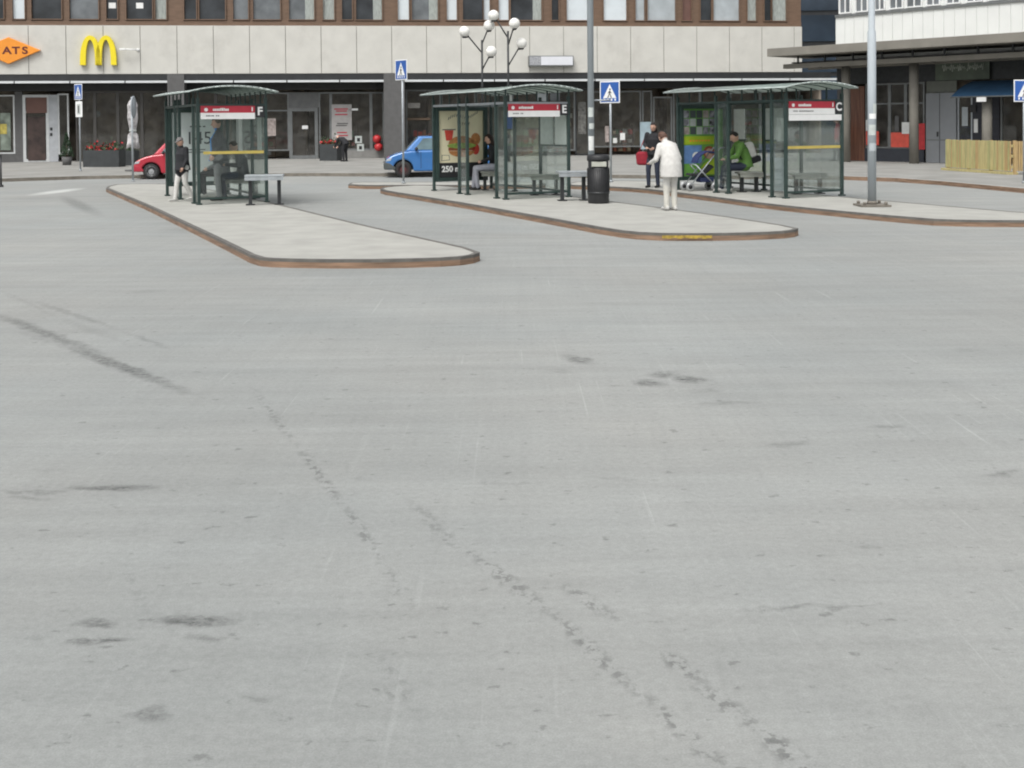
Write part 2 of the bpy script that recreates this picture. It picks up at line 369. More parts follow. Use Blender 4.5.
# yellow paint left on the kerb of the middle platform
yk = MB()
for i in range(10):
    x0, x1 = 662+5*i, 662+5*i+5
    a, b = G(x0, 233.6, PZ), G(x1, 233.6, PZ)
    h = .02*random.random()
    yk.face([(a.x,a.y-.012,.035+h),(b.x,b.y-.012,.035+h),(b.x,b.y-.012,.085),(a.x,a.y-.012,.085)])
yk.build('painted_mark', mat('worn_yellow_paint', (.36,.25,.045), .8, 0, .4, 20, dirt=.5), isl2)

# ---------------------------------------------------------------- the long office building
A1 = R(6.9); O1 = (-23.4, 52.5)
bld = thing('office_building', 'long stone clad building with brown wood windows over dark shopfronts', 'building', (O1[0], O1[1], 0), A1)
def f1(px, py, off=0): return PL(px, py, O1, A1, off)
XL = -14.0; XR = f1(802, 50)[0]; SB = 4.15; ST = 6.40
wl = MB(); wl.box((XL, .05, SB), (XR, 14, ST)); wl.box((XL, .3, 8.3), (XR-.3, 14, 11.8)); wl.build('wall', m_stone, bld)
# cladding slabs of the band, one mesh with real gaps
pn = MB(); pitch = (f1(762,50)[0]-f1(28.5,50)[0])/21.0; x = f1(28.5,50)[0]-pitch*9
while x < XR-.05:
    if x+pitch > XL:
        pn.box((x+.012, 0, SB+.01), (min(x+pitch-.012, XR), .047, ST-.01))
    x += pitch
tag(pn.build('stone_cladding', m_stone, bld, bevel=.006))
MB().box((XL,.03,SB+.02),(XR-.02,.049,ST-.02)).build('cladding_joint', m_joint, bld)
# brown window band
br = MB(); br.box((XL, .1, ST+.001), (XR, .34, 6.62)); br.box((XL, .12, 8.15), (XR, .34, 8.32))
br.box((XL,.34,6.4),(XR-.02,.4,8.3))
br.build('window_band', m_brown, bld)
wins = [(-16,3,'d'),(12,24,'w'),(31,61,'d'),(69,98,'g'),(106,117,'dn'),(126,152,'dn'),(155,166,'c'),(184,196,'d'),(199,225,'d'),(233,248,'g'),(253,280,'g'),(289,314,'gc'),
 (323,334,'c'),(342,352,'d'),(356,382,'dc'),(398,409,'w'),(412,438,'gc'),(447,457,'w'),(463,483,'d'),(484,490,'w'),(499,509,'w'),(511,542,'dc'),(552,559,'d'),
 (567,589,'w'),(604,627,'w'),(636,645,'l'),(648,676,'l'),(683,692,'r'),(701,712,'d'),(714,740,'l'),(748,757,'c'),(765,772,'d'),(773,787,'c')]
wm = {'d': m_winddark, 'g': m_windgrey, 'w': m_blind, 'l': m_lightblind, 'c': m_curtain, 'r': m_redbrown}
fills = MB(); edges = [XL]
for a, b, k in wins:
    x0 = f1(a, 15)[0]; x1 = f1(b, 15)[0]; z0 = 6.70; z1 = 8.12
    edges += [x0, x1]
    fr = MB(); t = .045
    fr.box((x0-t,.06,z0-t),(x0,.3,z1+t)); fr.box((x1,.06,z0-t),(x1+t,.3,z1+t)); fr.box((x0,.06,z0-t),(x1,.3,z0)); fr.box((x0,.06,z1),(x1,.3,z1+t))
    w = fr.build('window', m_brown, bld)
    MB().box((x0+.001,.2,z0+.001),(x1-.001,.22,z1-.001)).build('pane', wm[k[0]], w)
    if 'n' in k:
        c = (x0+x1)/2; MB().box((c-.16,.19,7.2),(c+.16,.198,7.46)).build('notice', m_white, w)
    if k[1:] == 'c': MB().box((x1-.42,.185,z0+.01),(x1-.01,.199,z1-.01)).build('curtain', m_curtain, w)
edges.append(XR)
for i in range(0, len(edges), 2):
    if edges[i+1]-edges[i] > .1: MB().box((edges[i]+.046 if i else XL, .14, 6.60), (edges[i+1]-.046 if i+2 < len(edges) else XR, .34, 8.16)).build('timber_panel', m_brown, bld)
# fascia, soffit, light rail, columns
MB().box((XL,.02,3.86),(XR+1.5,.25,SB-.002)).build('fascia', m_dark, bld)
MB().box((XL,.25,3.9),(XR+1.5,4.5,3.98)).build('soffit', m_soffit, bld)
m_tube = mat('pale_light_rail', (.62, .65, .66), .4, 0, .05, 3)
lr = MB(); x = XL
while x < XR:
    nx = x+2.45
    if not any(abs(x+1.2-f1(c, 80)[0]) < .2 for c in (176, 394)): lr.box((x+.03, -.05, 3.745), (nx-.03, .03, 3.845))
    x = nx
lr.build('light_rail', m_tube, bld)
for c0, c1 in ((-54,-36),(168,185),(384,405),(600,604)):
    if c0 == 600: continue
    x0 = f1(c0,120)[0]; x1 = f1(c1,120)[0]
    MB().box((x0,-.07,PZ-.01),(x1,.75,SB-.01)).build('column', m_column, bld, bevel=.01)
# shop zone : frames, glass, interior room
OFF = 1.2
inside = MB()
inside.box((XL, 4.4, PZ), (XR+1, 4.5, 3.9)); inside.box((XL-.1, OFF, PZ), (XL, 4.5, 3.9)); inside.box((XR+1, 0.3, PZ), (XR+1.1, 4.5, 3.9))
x = XL+3.2
while x < XR: inside.box((x, 2.6, PZ), (x+.12, 4.39, 3.89)); x += 6.1
inside.build('shop_interior', m_inside, bld)
MB().box((XL,OFF+.06,PZ),(XR+1,4.39,PZ+.03)).build('shop_floor', mat('shop_floor', (.09,.085,.08), .4), bld)
MB().box((XL,OFF-.05,3.42),(XR+1,OFF+.1,3.899)).build('shop_header', m_dark, bld)
def shopwin(x0p, x1p, z0, z1, fm, name='shop_window', kind=None, fw=.07, rail=None):
    x0 = f1(x0p,120,OFF)[0]; x1 = f1(x1p,120,OFF)[0]
    fr = MB(); fr.box((x0,OFF-.04,z0),(x0+fw,OFF+.05,z1)); fr.box((x1-fw,OFF-.04,z0),(x1,OFF+.05,z1)); fr.box((x0+fw,OFF-.04,z1-fw),(x1-fw,OFF+.05,z1)); fr.box((x0+fw,OFF-.04,z0),(x1-fw,OFF+.05,z0+fw))
    for r in (rail or []): fr.box((x0+fw,OFF-.03,r),(x1-fw,OFF+.04,r+.06))
    o = fr.build(name, fm, bld)
    MB().box((x0+fw,OFF,z0+fw),(x1-fw,OFF+.01,z1-fw)).build('pane', m_shopglass, o)
    return o, x0, x1
Z0 = PZ+.003
shopwin(-60,15,.5,3.25,m_shopwhite); 
MB().box((f1(-60,120,OFF)[0],OFF-.02,Z0),(f1(24,120,OFF)[0],OFF+.08,.495)).build('plinth', m_column, bld)
MB().box((f1(15,120,OFF)[0]+.01,OFF-.03,.5),(f1(23,120,OFF)[0],OFF+.08,3.4)).build('pier', m_column, bld)
shopwin(23,49,Z0,3.25,m_shopwhite,'door',fw=.13,rail=[2.42])
MB().box((f1(49,120,OFF)[0]+.01,OFF-.06,Z0),(f1(58,120,OFF)[0],OFF+.06,3.25)).build('door_side_panel', mat('pale_grey_panel',(.38,.4,.42),.5), bld)
shopwin(58,69,.45,3.3,m_shopwhite)
for a, b in ((76,95),(95,118),(118,142),(142,167),(187,216),(216,240),(240,265)): shopwin(a,b,Z0+.02,3.4,m_bronze)
shopwin(265,289,.5,3.3,m_shopframe,rail=[2.4])
shopwin(289,318,Z0,2.55,m_shopframe,'door',fw=.16)
MB().box((f1(289,120,OFF)[0],OFF-.05,2.56),(f1(319,120,OFF)[0],OFF+.05,3.3)).build('door_transom', mat('grey_panel',(.12,.125,.125),.5), bld)
shopwin(319,331,Z0,3.3,m_shopframe); shopwin(331,371,.5,3.3,m_shopframe); shopwin(371,384,.5,3.3,m_shopframe)
MB().box((f1(331,120,OFF)[0],OFF-.05,Z0),(f1(384,120,OFF)[0],OFF+.1,.495)).build('plinth', mat('grey_plinth',(.22,.22,.21),.8), bld)
for a, b in ((406,441),(441,476),(476,512),(512,545),(545,575)): shopwin(a,b,.35,3.4,m_shopframe)
shopwin(575,590,Z0,3.4,m_darkmetal)
shopwin(591,641,.5,3.3,m_shopframe); shopwin(642,652,Z0,3.3,m_shopframe); shopwin(653,672,Z0,3.0,m_shopframe,'door')
for a, b in ((673,700),(700,730),(730,760),(760,800)): shopwin(a,b,.3,3.4,m_shopframe)
# clutter standing in the shops
goods_m = [mat('goods_%s' % n, c, .6, 0, .3, 5) for n, c in (('beige',(.55,.46,.32)),('rust',(.4,.14,.08)),('white',(.8,.8,.75)),('grey',(.4,.42,.42)),('red',(.6,.07,.06)),('green',(.15,.3,.17)))]
m_shelf = mat('shelf_wood', (.13,.09,.06), .7)
kinds = ['tall open shelf','low open shelf','leaning display shelf']
spots = [(195,'leftmost'),(262,''),(345,''),(425,''),(455,''),(535,''),(560,''),(620,''),(690,''),(740,'')]
where = ['behind the glass left of the standing man','behind the glass by the pinkish poster','behind the white notice poster','under the faint sign behind the blue car','behind the blue car roof and the small shelter',
 'behind the timetable papers of the middle shelter','behind the right posts of the middle shelter','behind the window right of the thin lamp pole','behind the green advert of the right shelter','behind the man in the green jacket']
for i, (px, _) in enumerate(spots):
    d = random.uniform(1.6, 2.1); x, z = f1(px, 130, d)
    c, s_ = math.cos(A1), math.sin(A1); wx = O1[0]+x*c-d*s_; wy = O1[1]+x*s_+d*c
    t = thing('display_shelf', 'dark shop shelf with goods '+where[i], 'shelf', (wx, wy, PZ+.03), A1, 'shelves standing inside the shops')
    h = random.choice([1.5, 2.0, 2.3]); w = .65
    fr = MB(); fr.box((-w,-.18,0),(-w+.04,.18,h)); fr.box((w-.04,-.18,0),(w,.18,h))
    gd = MB()
    for k in range(int(h/.42)):
        zz = .12+k*.42; fr.box((-w+.04,-.18,zz),(w-.04,.18,zz+.03)); xx = -w+.08
        while xx < w-.2:
            ww = random.uniform(.08,.22); gd.box((xx,-.14,zz+.03),(xx+ww,.1,zz+.03+random.uniform(.12,.33)),random.randrange(6)); xx += ww+random.uniform(.02,.1)
    fr.build('frame', m_shelf, t); tag(gd.build('goods', goods_m, t), kind='stuff')
# notices and posters on the shop glass (parts of the facade)
def fposter(px0, py0, px1, py1, m, name='poster', off=OFF-.05, th=.006):
    a = f1(px0, py0, off); b = f1(px1, py1, off)
    return MB().box((a[0], off-th, b[1]), (b[0], off, a[1])).build(name, m, bld)
m_pink = mat('pinkish_poster', (.36,.31,.29), .7, 0, .35, 9)
fposter(265,118.5,276,136,m_pink)
po = fposter(331.5,104.5,352,140,mat('pale_poster',(.37,.36,.35),.7,0,.1,5))
def fmark(px0, py0, px1, py1, m, parent, off): 
    a = f1(px0, py0, off); b = f1(px1, py1, off); MB().box((a[0],off-.003,b[1]),(b[0],off,a[1])).build('print', m, parent)
for y, x0, x1, c in ((108.5,334,348,'r'),(110.5,336,347,'r'),(114,335,347.5,'r'),(123,337,348,'g'),(125,336,347,'g'),(132,337,347,'r'),(135,336,348,'r')):
    fmark(x0,y,x1,y+1.1,m_red if c == 'r' else m_column,po,OFF-.0575)
fposter(0,113,11,150,mat('yellow_teal_poster',(.20,.24,.20),.6,0,.5,2.5))
yb = fposter(0,124,7,134,mat('yellow_patch',(.5,.42,.1),.6,0,.3,6),off=OFF-.06)
fposter(302,125.5,308,129,m_white); fposter(349,108.5,358,110.5,m_white)
for x, y in ((355,136),(357,144)):
    q = fposter(x,y,x+7,y+7,m_paperdim,name='notice'); fmark(x+2,y+2,x+5,y+5.5,m_dark,q,OFF-.0575)
fposter(50,127.5,52.5,130.5,m_black,'notice',OFF-.07); fposter(50,133,52.5,136,m_black,'notice',OFF-.07)
fposter(640,122,651,149,mat('pale_blue_poster',(.35,.45,.5),.6,0,.15,3))
fposter(605,126,609,142,m_pink); fposter(620,133,625,140,m_white); fposter(613,138,617,143,m_paper)
fposter(578,102,586,134,mat('bottle_poster',(.14,.14,.13),.6,0,.6,7))
fposter(408,103,420,108,mat('faint_sign',(.3,.29,.27),.6,0,.4,20)); fposter(407,118,430,120,m_shelf)
fposter(508,85,512,101,m_paperdim); fposter(536,88,548,101,m_lightblind); fposter(550,90,560,101,m_windgrey)

fposter(26,97.5,47,113,m_redbrown,'transom_panel'); fposter(27.5,117,46,160.5,mat('doorway_dark',(.045,.028,.024),.6,0,.5,3),'doorway_shade')  # second sheet paints the shade inside the open doorway as dark colour
# signs on the band
def band_thing(name, label, cat, px, py, off=-.01):
    x, z = f1(px, py, off); c, s_ = math.cos(A1), math.sin(A1)
    return thing(name, label, cat, (O1[0]+x*c-off*s_, O1[1]+x*s_+off*c, z), A1), x, z
t, x0, z0 = band_thing('rhombus_sign', 'orange rhombus sign with dark capital letters at the left edge', 'sign', 9, 50.5)
a = [f1(px, py) for px, py in ((41.5,50.8),(12,36.5),(-23,50.5),(9,64.5))]
a = [(f1(41.5,50.8)[0]-x0, 0), (f1(9.5,37)[0]-x0, .60), (f1(-22,50.5)[0]-x0, 0), (f1(9.5,65)[0]-x0, -.62)]
MB().prism(a, -.16, -.01).build('sign_panel', m_orange, t, bevel=.02)
m_dr = mat('dark_red_print',(.12,.02,.015),.5)
for ch, px_ in (('M',-6.5),('A',7),('T',16),('S',25)): text('lettering', ch, .45, m_dr, t, (f1(px_,50.5,-.16)[0]-x0,-.165,-.02), bold=.014, extr=.003, sx=1.25)
t, x0, z0 = band_thing('arches_sign', 'yellow double arch letter on the pale stone band', 'sign', 99, 50.5)
def arch_pts(cx, w, h, th, n=22):
    out = [(cx-w*math.cos(math.pi*i/n), -h/2+h*(math.sin(math.pi*i/n))**.78) for i in range(n+1)]
    inn = [(cx-(w-th)*math.cos(math.pi*i/n), -h/2+(h-th*.8)*(math.sin(math.pi*i/n))**.78) for i in range(n+1)]
    return out, inn
am = MB()
for cx in (-.35, .35):
    o_, i_ = arch_pts(cx, .46, 1.36, .25)
    for k in range(len(o_)-1):
        am.prism([o_[k], o_[k+1], i_[k+1], i_[k]], -.2, -.02)
am.build('arches', m_yellow, t)
t, x0, z0 = band_thing('wall_lamp', 'small white wall lamp arm beside the yellow arches', 'lamp', 138, 50)
MB().tube((0,0,0),(0,-.25,.0),.025).tube((0,-.25,0),(-.6,-.28,.02),.035).build('arm', m_white, t)
MB().box((-.78,-.34,-.03),(-.5,-.22,.06)).build('lamp_head', m_white, t, bevel=.02)
MB().lathe((0,0,0),[(.001,-.02),(.08,-.02),(.08,0),(.001,0)],axis='y').build('base_plate', m_white, t)
t, x0, z0 = band_thing('light_box_sign', 'blank white and grey light box on the stone band beside the globe lamps', 'sign', 550, 61)
xa = f1(528,61)[0]-x0; xb = f1(572.5,61)[0]-x0; xm = f1(540,61)[0]-x0
MB().box((xa,-.3,-.27),(xb,-.01,.24)).build('casing', m_shopframe, t, bevel=.01)
MB().box((xm,-.312,-.21),(xb-.04,-.301,.2)).build('front_panel', mat('white_sign_panel',(.68,.7,.74),.4,0,.03,3), t)
MB().box((xa+.04,-.312,-.21),(xm-.02,-.301,.2)).build('logo_panel', mat('grey_logo_panel',(.33,.34,.36),.5,0,.35,16), t)

# dark glass building in the gap
dk = thing('glass_building', 'dark glazed building seen in the gap between the two facades', 'building', (12.5, 66, 0), R(-4))
MB().box((0,0,0),(12,10,14)).build('wall', m_dark, dk)
pm = MB()
for k in range(7):
    pm.box((.1,-.06,1.0+k*1.75),(11.8,-.01,2.5+k*1.75))
pm.build('window_band', mat('blue_dark_glass',(.03,.045,.065),.15,0,.4,.6), dk)

# ---------------------------------------------------------------- the white building with a canopy
A2 = math.atan2(-.757, .653); OX, OY = 15.0, 43.0      # origin on the column line
wb = thing('white_building', 'white building with a double flat canopy on round columns', 'building', (OX, OY, 0), A2)
def f2(px, py, off=0): return PL(px, py, (OX, OY), A2, off)
XR2 = 12.0
cx0 = f2(836, 30, 1.3)[0]
m_wr = mat('white_render', (.70, .72, .70), .7, 0, .03, 1.5)
MB().box((cx0,1.3,4.1),(XR2,9,5.97)).build('wall', m_wr, wb)
bd = MB(); x = cx0
while x < XR2: bd.box((x+.004,1.275,4.5),(x+.42,1.299,5.93)); x += .428
bd.build('wall_boards', m_wr, wb)
MB().box((cx0,1.22,5.93),(XR2,1.5,6.03)).build('sill', m_shopframe, wb)
MB().box((cx0+.05,1.5,6.0),(XR2,9,9.5)).build('upper_wall', m_wr, wb)
for a, b in ((841,851),(857,868),(876,885),(891,903),(908,922),(928,940),(948,960),(968,982),(990,1006),(1014,1032)):
    x0 = f2(a,8,1.5)[0]; x1 = f2(b,8,1.5)[0]
    fr = MB(); t_ = .05
    fr.box((x0-t_,1.40,6.08),(x0,1.5,7.5)).box((x1,1.40,6.08),(x1+t_,1.5,7.5)).box((x0,1.40,7.45),(x1,1.5,7.5)).box((x0,1.4,6.08),(x1,1.5,6.13)).box(((x0+x1)/2-.02,1.42,6.13),((x0+x1)/2+.02,1.5,7.45))
    w = fr.build('window', m_white, wb); MB().box((x0,1.47,6.13),(x1,1.49,7.45)).build('pane', m_windgrey, w)
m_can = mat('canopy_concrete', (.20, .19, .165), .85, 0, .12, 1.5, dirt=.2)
xa = f2(767,50,-1.5)[0]; MB().box((xa,-1.5,4.32),(XR2,1.2,4.64)).build('canopy', m_can, wb, bevel=.01)
xb = f2(783,66,-.8)[0]
cb = MB(); cb.box((xb,-.8,3.84),(XR2,-.55,4.02)); cb.box((xb,.9,3.84),(XR2,1.15,4.02)); cb.build('canopy_beam', m_can, wb, bevel=.01)
rb = MB(); x = xb+.6
while x < XR2: rb.box((x,-.7,4.02),(x+.06,-.64,4.32)); rb.box((x,-.545,3.9),(x+.08,.9,4.0)); x += 1.25
rb.build('canopy_rib', m_darkmetal, wb)
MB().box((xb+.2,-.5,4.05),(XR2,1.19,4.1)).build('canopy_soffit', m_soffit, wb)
for px in (846,914,987,1065):
    x = f2(px,130)[0]; MB().tube((x,0,PZ-.01),(x,0,2.5 if px == 987 else 3.85),.17,n=20).build('column', mat('column_concrete',(.20,.19,.165),.85,0,.1,3), wb)
O2 = 1.3
def b2(name, a, b, z0, z1, m, off=O2, th=.05, par=None):
    x0 = f2(a,130,off)[0]; x1 = f2(b,130,off)[0]
    return MB().box((x0,off-th,z0),(x1,off,z1)).build(name, m, par or wb)
def sw2(a, b, z0, z1, rail=(), name='shop_window', fm=None):
    x0 = f2(a,130,O2)[0]; x1 = f2(b,130,O2)[0]; fw = .06; fr = MB()
    fr.box((x0,O2-.04,z0),(x0+fw,O2+.05,z1)).box((x1-fw,O2-.04,z0),(x1,O2+.05,z1)).box((x0+fw,O2-.04,z1-fw),(x1-fw,O2+.05,z1)).box((x0+fw,O2-.04,z0),(x1-fw,O2+.05,z0+fw))
    for r in rail: fr.box((x0+fw,O2-.03,r),(x1-fw,O2+.04,r+.06))
    o = fr.build(name, fm or m_shopframe, wb); MB().box((x0+fw,O2,z0+fw),(x1-fw,O2+.01,z1-fw)).build('pane', m_shopglass, o); return o
im = MB(); im.box((cx0,5.0,PZ),(XR2,5.1,4.05)); im.box((cx0,1.4,PZ),(cx0+.1,5,4.05)); im.box((f2(926,130,O2)[0],1.6,PZ),(f2(926,130,O2)[0]+.1,4.99,4.05))
im.build('shop_interior', m_inside, wb)
b2('header',838,1090,3.2,4.04,m_darkmetal,O2+.1,.08)
m_doorwood = mat('red_brown_door',(.14,.06,.035),.5,0,.4,3,stretch=(6,6,.4))
b2('timber_door',850,865,Z0,3.1,m_doorwood); b2('pier',838,849,Z0,3.2,m_column)
b2('plinth',865,925,Z0,.62,mat('dark_blue_plinth',(.03,.035,.045),.6),O2+.06,.1)
sw2(866,890,.63,3.18,(2.35,)); sw2(890,906,.63,3.18,(2.35,)); sw2(906,925,.63,3.18,(2.35,))
m_redboard = mat('pinkish_red_board',(.62,.09,.06),.5,0,.15,5)
b2('red_board',866,879,.75,1.3,m_redboard,O2-.06,.01); b2('red_board',891,909,.68,1.25,m_redboard,O2-.06,.01); b2('red_banner',918,925,.6,1.6,m_redbright,O2-.06,.01)
b2('notice',866,873,1.32,1.75,m_paper,O2-.075,.01); b2('notice',902,911,1.2,1.65,m_paper,O2-.075,.01)
b2('notice',895,899,1.3,1.9,m_column,O2-.075,.01)
m_greydoor = mat('grey_steel_door',(.235,.25,.265),.5,0,.06,2,dirt=.12)
dd = b2('double_door',927,957,Z0,2.75,m_greydoor,O2-.02,.08)
xm = f2(941,130,O2)[0]; MB().box((xm-.012,O2-.105,Z0),(xm+.012,O2-.101,2.74)).build('door_gap', m_darkmetal, dd)
MB().box((xm-.09,O2-.16,1.1),(xm-.05,O2-.101,1.28)).build('handle', m_darkmetal, dd)
xq = f2(928,130,O2)[0]; xw = f2(956,130,O2)[0]; MB().box((xq,O2-.107,.95),(xw,O2-.102,.99)).build('rail', m_shopframe, dd)
b2('door_transom',927,957,2.77,3.2,mat('green_grey_panel',(.13,.14,.12),.6),O2,.03)
sw2(958,973,Z0,2.75,(),'narrow_door',m_steel)
b2('notice',962,968,1.5,2.2,m_lightblind,O2-.05,.01)
b2('navy_wall',973,1000,Z0,3.1,mat('navy_boards',(.018,.02,.03),.5,0,.3,3,stretch=(.3,.3,6)))
sw2(1001,1030,.5,3.1); sw2(1030,1060,.5,3.1)
sg = b2('sign_board',936,990,3.22,4.03,mat('faded_green_sign',(.10,.125,.095),.6,0,.15,3),O2-.06,.05)
# flowing illegible hand lettering on the sign board
x0 = f2(944,70,O2)[0]; x1 = f2(985,70,O2)[0]; m_script = mat('pale_script',(.4,.43,.38),.6)
sc = MB(); prev = None
for k in range(90):
    t_ = k/89; xx = x0+(x1-x0)*t_; zz = 3.68+.09*math.sin(k*1.35)*(1+.7*math.sin(k*.37))
    p = Vector((xx, O2-.115, zz))
    if prev and not (50 < k < 55): sc.tube(prev, p, .016, n=5)
    prev = p
sc.build('script_lettering', m_script, sg)
nn = b2('wall_badge',970.5,976,2.0,2.28,m_black,O2-.09,.02); b2('notice',974,978,1.25,1.75,m_white,O2-.08,.015)
# blue awning
aw = thing('awning', 'dark blue fabric awning under the canopy at the right edge', 'awning', (OX, OY, 0), A2)
x0 = f2(974,90,O2)[0]; x1 = XR2-4
am = MB(); n = 9
for k in range(n):
    a0, a1 = math.pi/2*k/n, math.pi/2*(k+1)/n
    u0, u1 = k/n, (k+1)/n; p0 = (1.18-1.6*u0, 3.15-.6*u0+.07*math.sin(math.pi*u0)); p1 = (1.18-1.6*u1, 3.15-.6*u1+.07*math.sin(math.pi*u1))
    am.face([(x0+.5*(1-math.cos(0)),p0[0],p0[1]),(x1,p0[0],p0[1]),(x1,p1[0],p1[1]),(x0,p1[0],p1[1])])
    am.face([(x0,p0[0],p0[1]),(x0,p1[0],p1[1]),(x0,1.18,2.55)]) if k else am.face([(x0,p0[0],p0[1]),(x0,p1[0],p1[1]),(x0,1.18,2.55)])
am.build('fabric', mat('blue_canvas',(.02,.065,.13),.7,0,.12,3), aw, solid=.02)
MB().tube((x0,-.42,2.54),(x1,-.42,2.54),.025).build('front_bar', m_shopframe, aw)
MB().box((x0+1.0,-.46,2.36),(x0+1.35,-.43,2.52)).build('valance_print', m_white, aw)

# ---------------------------------------------------------------- bus shelters
AS = R(27)
def shelter(px, py, label, letter, stripe, posterf, papers, notices, L=3.9, Wd=1.55, lines=1):
    p = G(px, py, PZ); t = thing('bus_shelter', label, 'bus shelter', (p.x, p.y, PZ), AS, 'green framed bus shelters on the platforms')
    H = 2.06; r = .032
    # posts
    fin = .45; ym = 1.95
    for (x, y) in ((0,0),(Wd,0),(0,fin),(0,ym),(0,ym+fin),(0,L),(Wd,L),(Wd,L/3),(Wd,2*L/3)):
        q = MB(); q.box((x-r,y-r,.03),(x+r,y+r,H+.16)); q.box((x-.06,y-.06,0),(x+.06,y+.06,.03)); q.build('post', m_green, t, bevel=.008)
    rl = []
    RB = lambda a, b: rl.append((a, b))
    RB((r,-.022,H-.02),(Wd-r,.022,H+.03)); RB((r,L-.022,H-.02),(Wd-r,L+.022,H+.03)); RB((r,-.02,.10),(Wd-r,.02,.145))
    RB((-.022,r,H-.02),(.022,L-r,H+.03)); RB((Wd-.022,r,H-.02),(Wd+.022,L-r,H+.03)); RB((Wd-.02,r,.10),(Wd+.02,L-r,.145))
    for a_, b_ in rl: MB().box(a_, b_).build('rail', m_steel if letter == 'E' and a_[2] > 1 else m_green, t)
    # glass panes
    def pane(a, b): MB().box(a, b).build('glass_pane', m_shelterglass, t)
    pane((r,-.005,.15),(Wd-r,.005,H-.025))
    pane((-.005,r,.15),(.005,fin-r,H-.025)); pane((-.005,ym+r,.15),(.005,ym+fin-r,H-.025))
    for k in range(3): pane((Wd-.005,L*k/3+r,.15),(Wd+.005,L*(k+1)/3-r,H-.025))
    # roof : curved across the width
    o, e0, e1 = .24, -.28, L+.26; xs0, xs1 = -o, Wd+.2; n = 14; zc = 2.335; rise = .12
    prof = [(xs0+(xs1-xs0)*k/n, zc+rise*(1-(2*k/n-1)**2)) for k in range(n+1)]
    rf = MB()
    for k in range(n):
        (x0, z0), (x1, z1) = prof[k], prof[k+1]
        rf.face([(x0,e0,z0),(x1,e0,z1),(x1,e1,z1),(x0,e1,z0)]); rf.sm[-1] = True
    ro = rf.build('roof', m_roof, t, solid=.012)
    ed = MB()
    for y in (e0, e1):
        for k in range(n): 
            (x0, z0), (x1, z1) = prof[k], prof[k+1]; ed.tube((x0,y,z0),(x1,y,z1),.016,n=6)
    for x, z in (prof[0], prof[-1]): ed.tube((x,e0,z),(x,e1,z),.016,n=6)
    ed.build('roof_edge', mat('roof_edge_paint',(.42,.48,.46),.5), ro)
    for k in range(9):
        y = -.02+ (L+.04)*k/8; rb = MB()
        for j in range(n):
            (x0, z0), (x1, z1) = prof[j], prof[j+1]; rb.tube((x0,y,z0-.02),(x1,y,z1-.02),.009,n=6)
        rb.box((-.014,y-.014,H+.03),(.014,y+.014,zc+.04)); rb.box((Wd-.014,y-.014,H+.03),(Wd+.014,y+.014,zc+.04))
        rb.build('rafter', m_green, ro)
    # name board on the near end
    nb = MB(); nb.box((.05,-.05,1.77),(Wd-.24,-.035,1.90),1); nb.box((.05,-.05,1.90),(Wd-.24,-.035,2.045),0)
    b = nb.build('name_board', [m_red, m_white], t)
    if lines == 2: MB().box((.05,-.05,1.64),(Wd-.05,-.035,1.765)).build('route_board', m_white, t)
    mk = MB(); x = .30
    random.seed(ord(letter))
    mk.tube((.16,-.052,1.965),(.16,-.056,1.965),.038,n=14,smooth=False)
    for k in range(9):
        w = random.choice([.022,.03,.036]); mk.box((x,-.055,1.94),(x+w,-.051,1.985+random.choice([0,0,.015]))); x += w+.008
    mk.box((Wd-.31,-.055,1.93),(Wd-.285,-.051,2.02))
    mk.build('board_print', m_white, b)
    dk_ = MB(); x = .16
    for k in range(6 if lines == 1 else 14):
        w = random.choice([.02,.03,.04]); dk_.box((x,-.055,1.83),(x+w,-.051,1.85)); x += w+.01+(.03 if k == 3 else 0)
    dk_.build('board_small_print', m_column, b)
    lb = MB().box((Wd-.235,-.06,1.80),(Wd-.04,-.03,2.05)).build('bay_letter', m_black, t)
    text('lettering', letter, .24, m_white, lb, (Wd-.137,-.064,1.925), bold=.007)
    if stripe: MB().box((.1 if letter == 'F' else r,-.009,1.04),(Wd-.05,-.006,1.10)).build('warning_stripe', mat('yellow_stripe_'+letter,(.50,.40,.10),.6), t)
    # advert panel at the far end
    pan = MB(); pan.box((.03,L-.09,.22),(.11,L+.09,H-.025)).box((Wd-.23,L-.09,.22),(Wd-.13,L+.09,H-.025)).box((.11,L-.09,H-.11),(Wd-.23,L+.09,H-.025)).box((.11,L-.09,.22),(Wd-.23,L+.09,.31)).box((.11,L-.02,.31),(Wd-.23,L+.02,H-.11))
    ad = pan.build('advert_case', m_green, t)
    posterf(ad, .115, Wd-.235, .315, H-.115, L-.03)
    for y0, y1, z0, z1, m in papers:
        MB().box((Wd-.03,y0,z0),(Wd-.012,y1,z1)).build('timetable', m, t)
        MB().box((Wd-.04,y0-.02,z0-.04),(Wd-.01,y1+.02,z0-.003)).build('timetable_rail', m_green, t)
    for y0, y1, z0, z1, m in notices: MB().box((.008,y0,z0),(.014,y1,z1)).build('notice', m, t)
    return t
def flat(par, name, poly, y, m): # flat printed shape facing the shelter's near end
    MB().prism(poly, y-.0015, y).build(name, m, par)
def rectp(a, b, c, d): return [(a, c), (b, c), (b, d), (a, d)]
m_posterwhite = mat('white_poster',(.74,.80,.79),.6,0,.05,3); m_ink = mat('ink',(.06,.075,.08),.6)
def posterF(ad, x0, x1, z0, z1, y):
    flat(ad,'poster',rectp(x0,x1,z0,z1),y,m_posterwhite)
    o = text('lettering','145',.42,m_ink,ad,(x0+.62,y-.004,1.33)); 
    for z in (1.06,1.0): flat(ad,'print',rectp(x0+.3,x1-.3,z,z+.022),y-.003,m_ink)
    for k in range(4): flat(ad,'print',rectp(x0+.42+.1*k,x0+.48+.1*k,1.60,1.63),y-.003,m_ink)
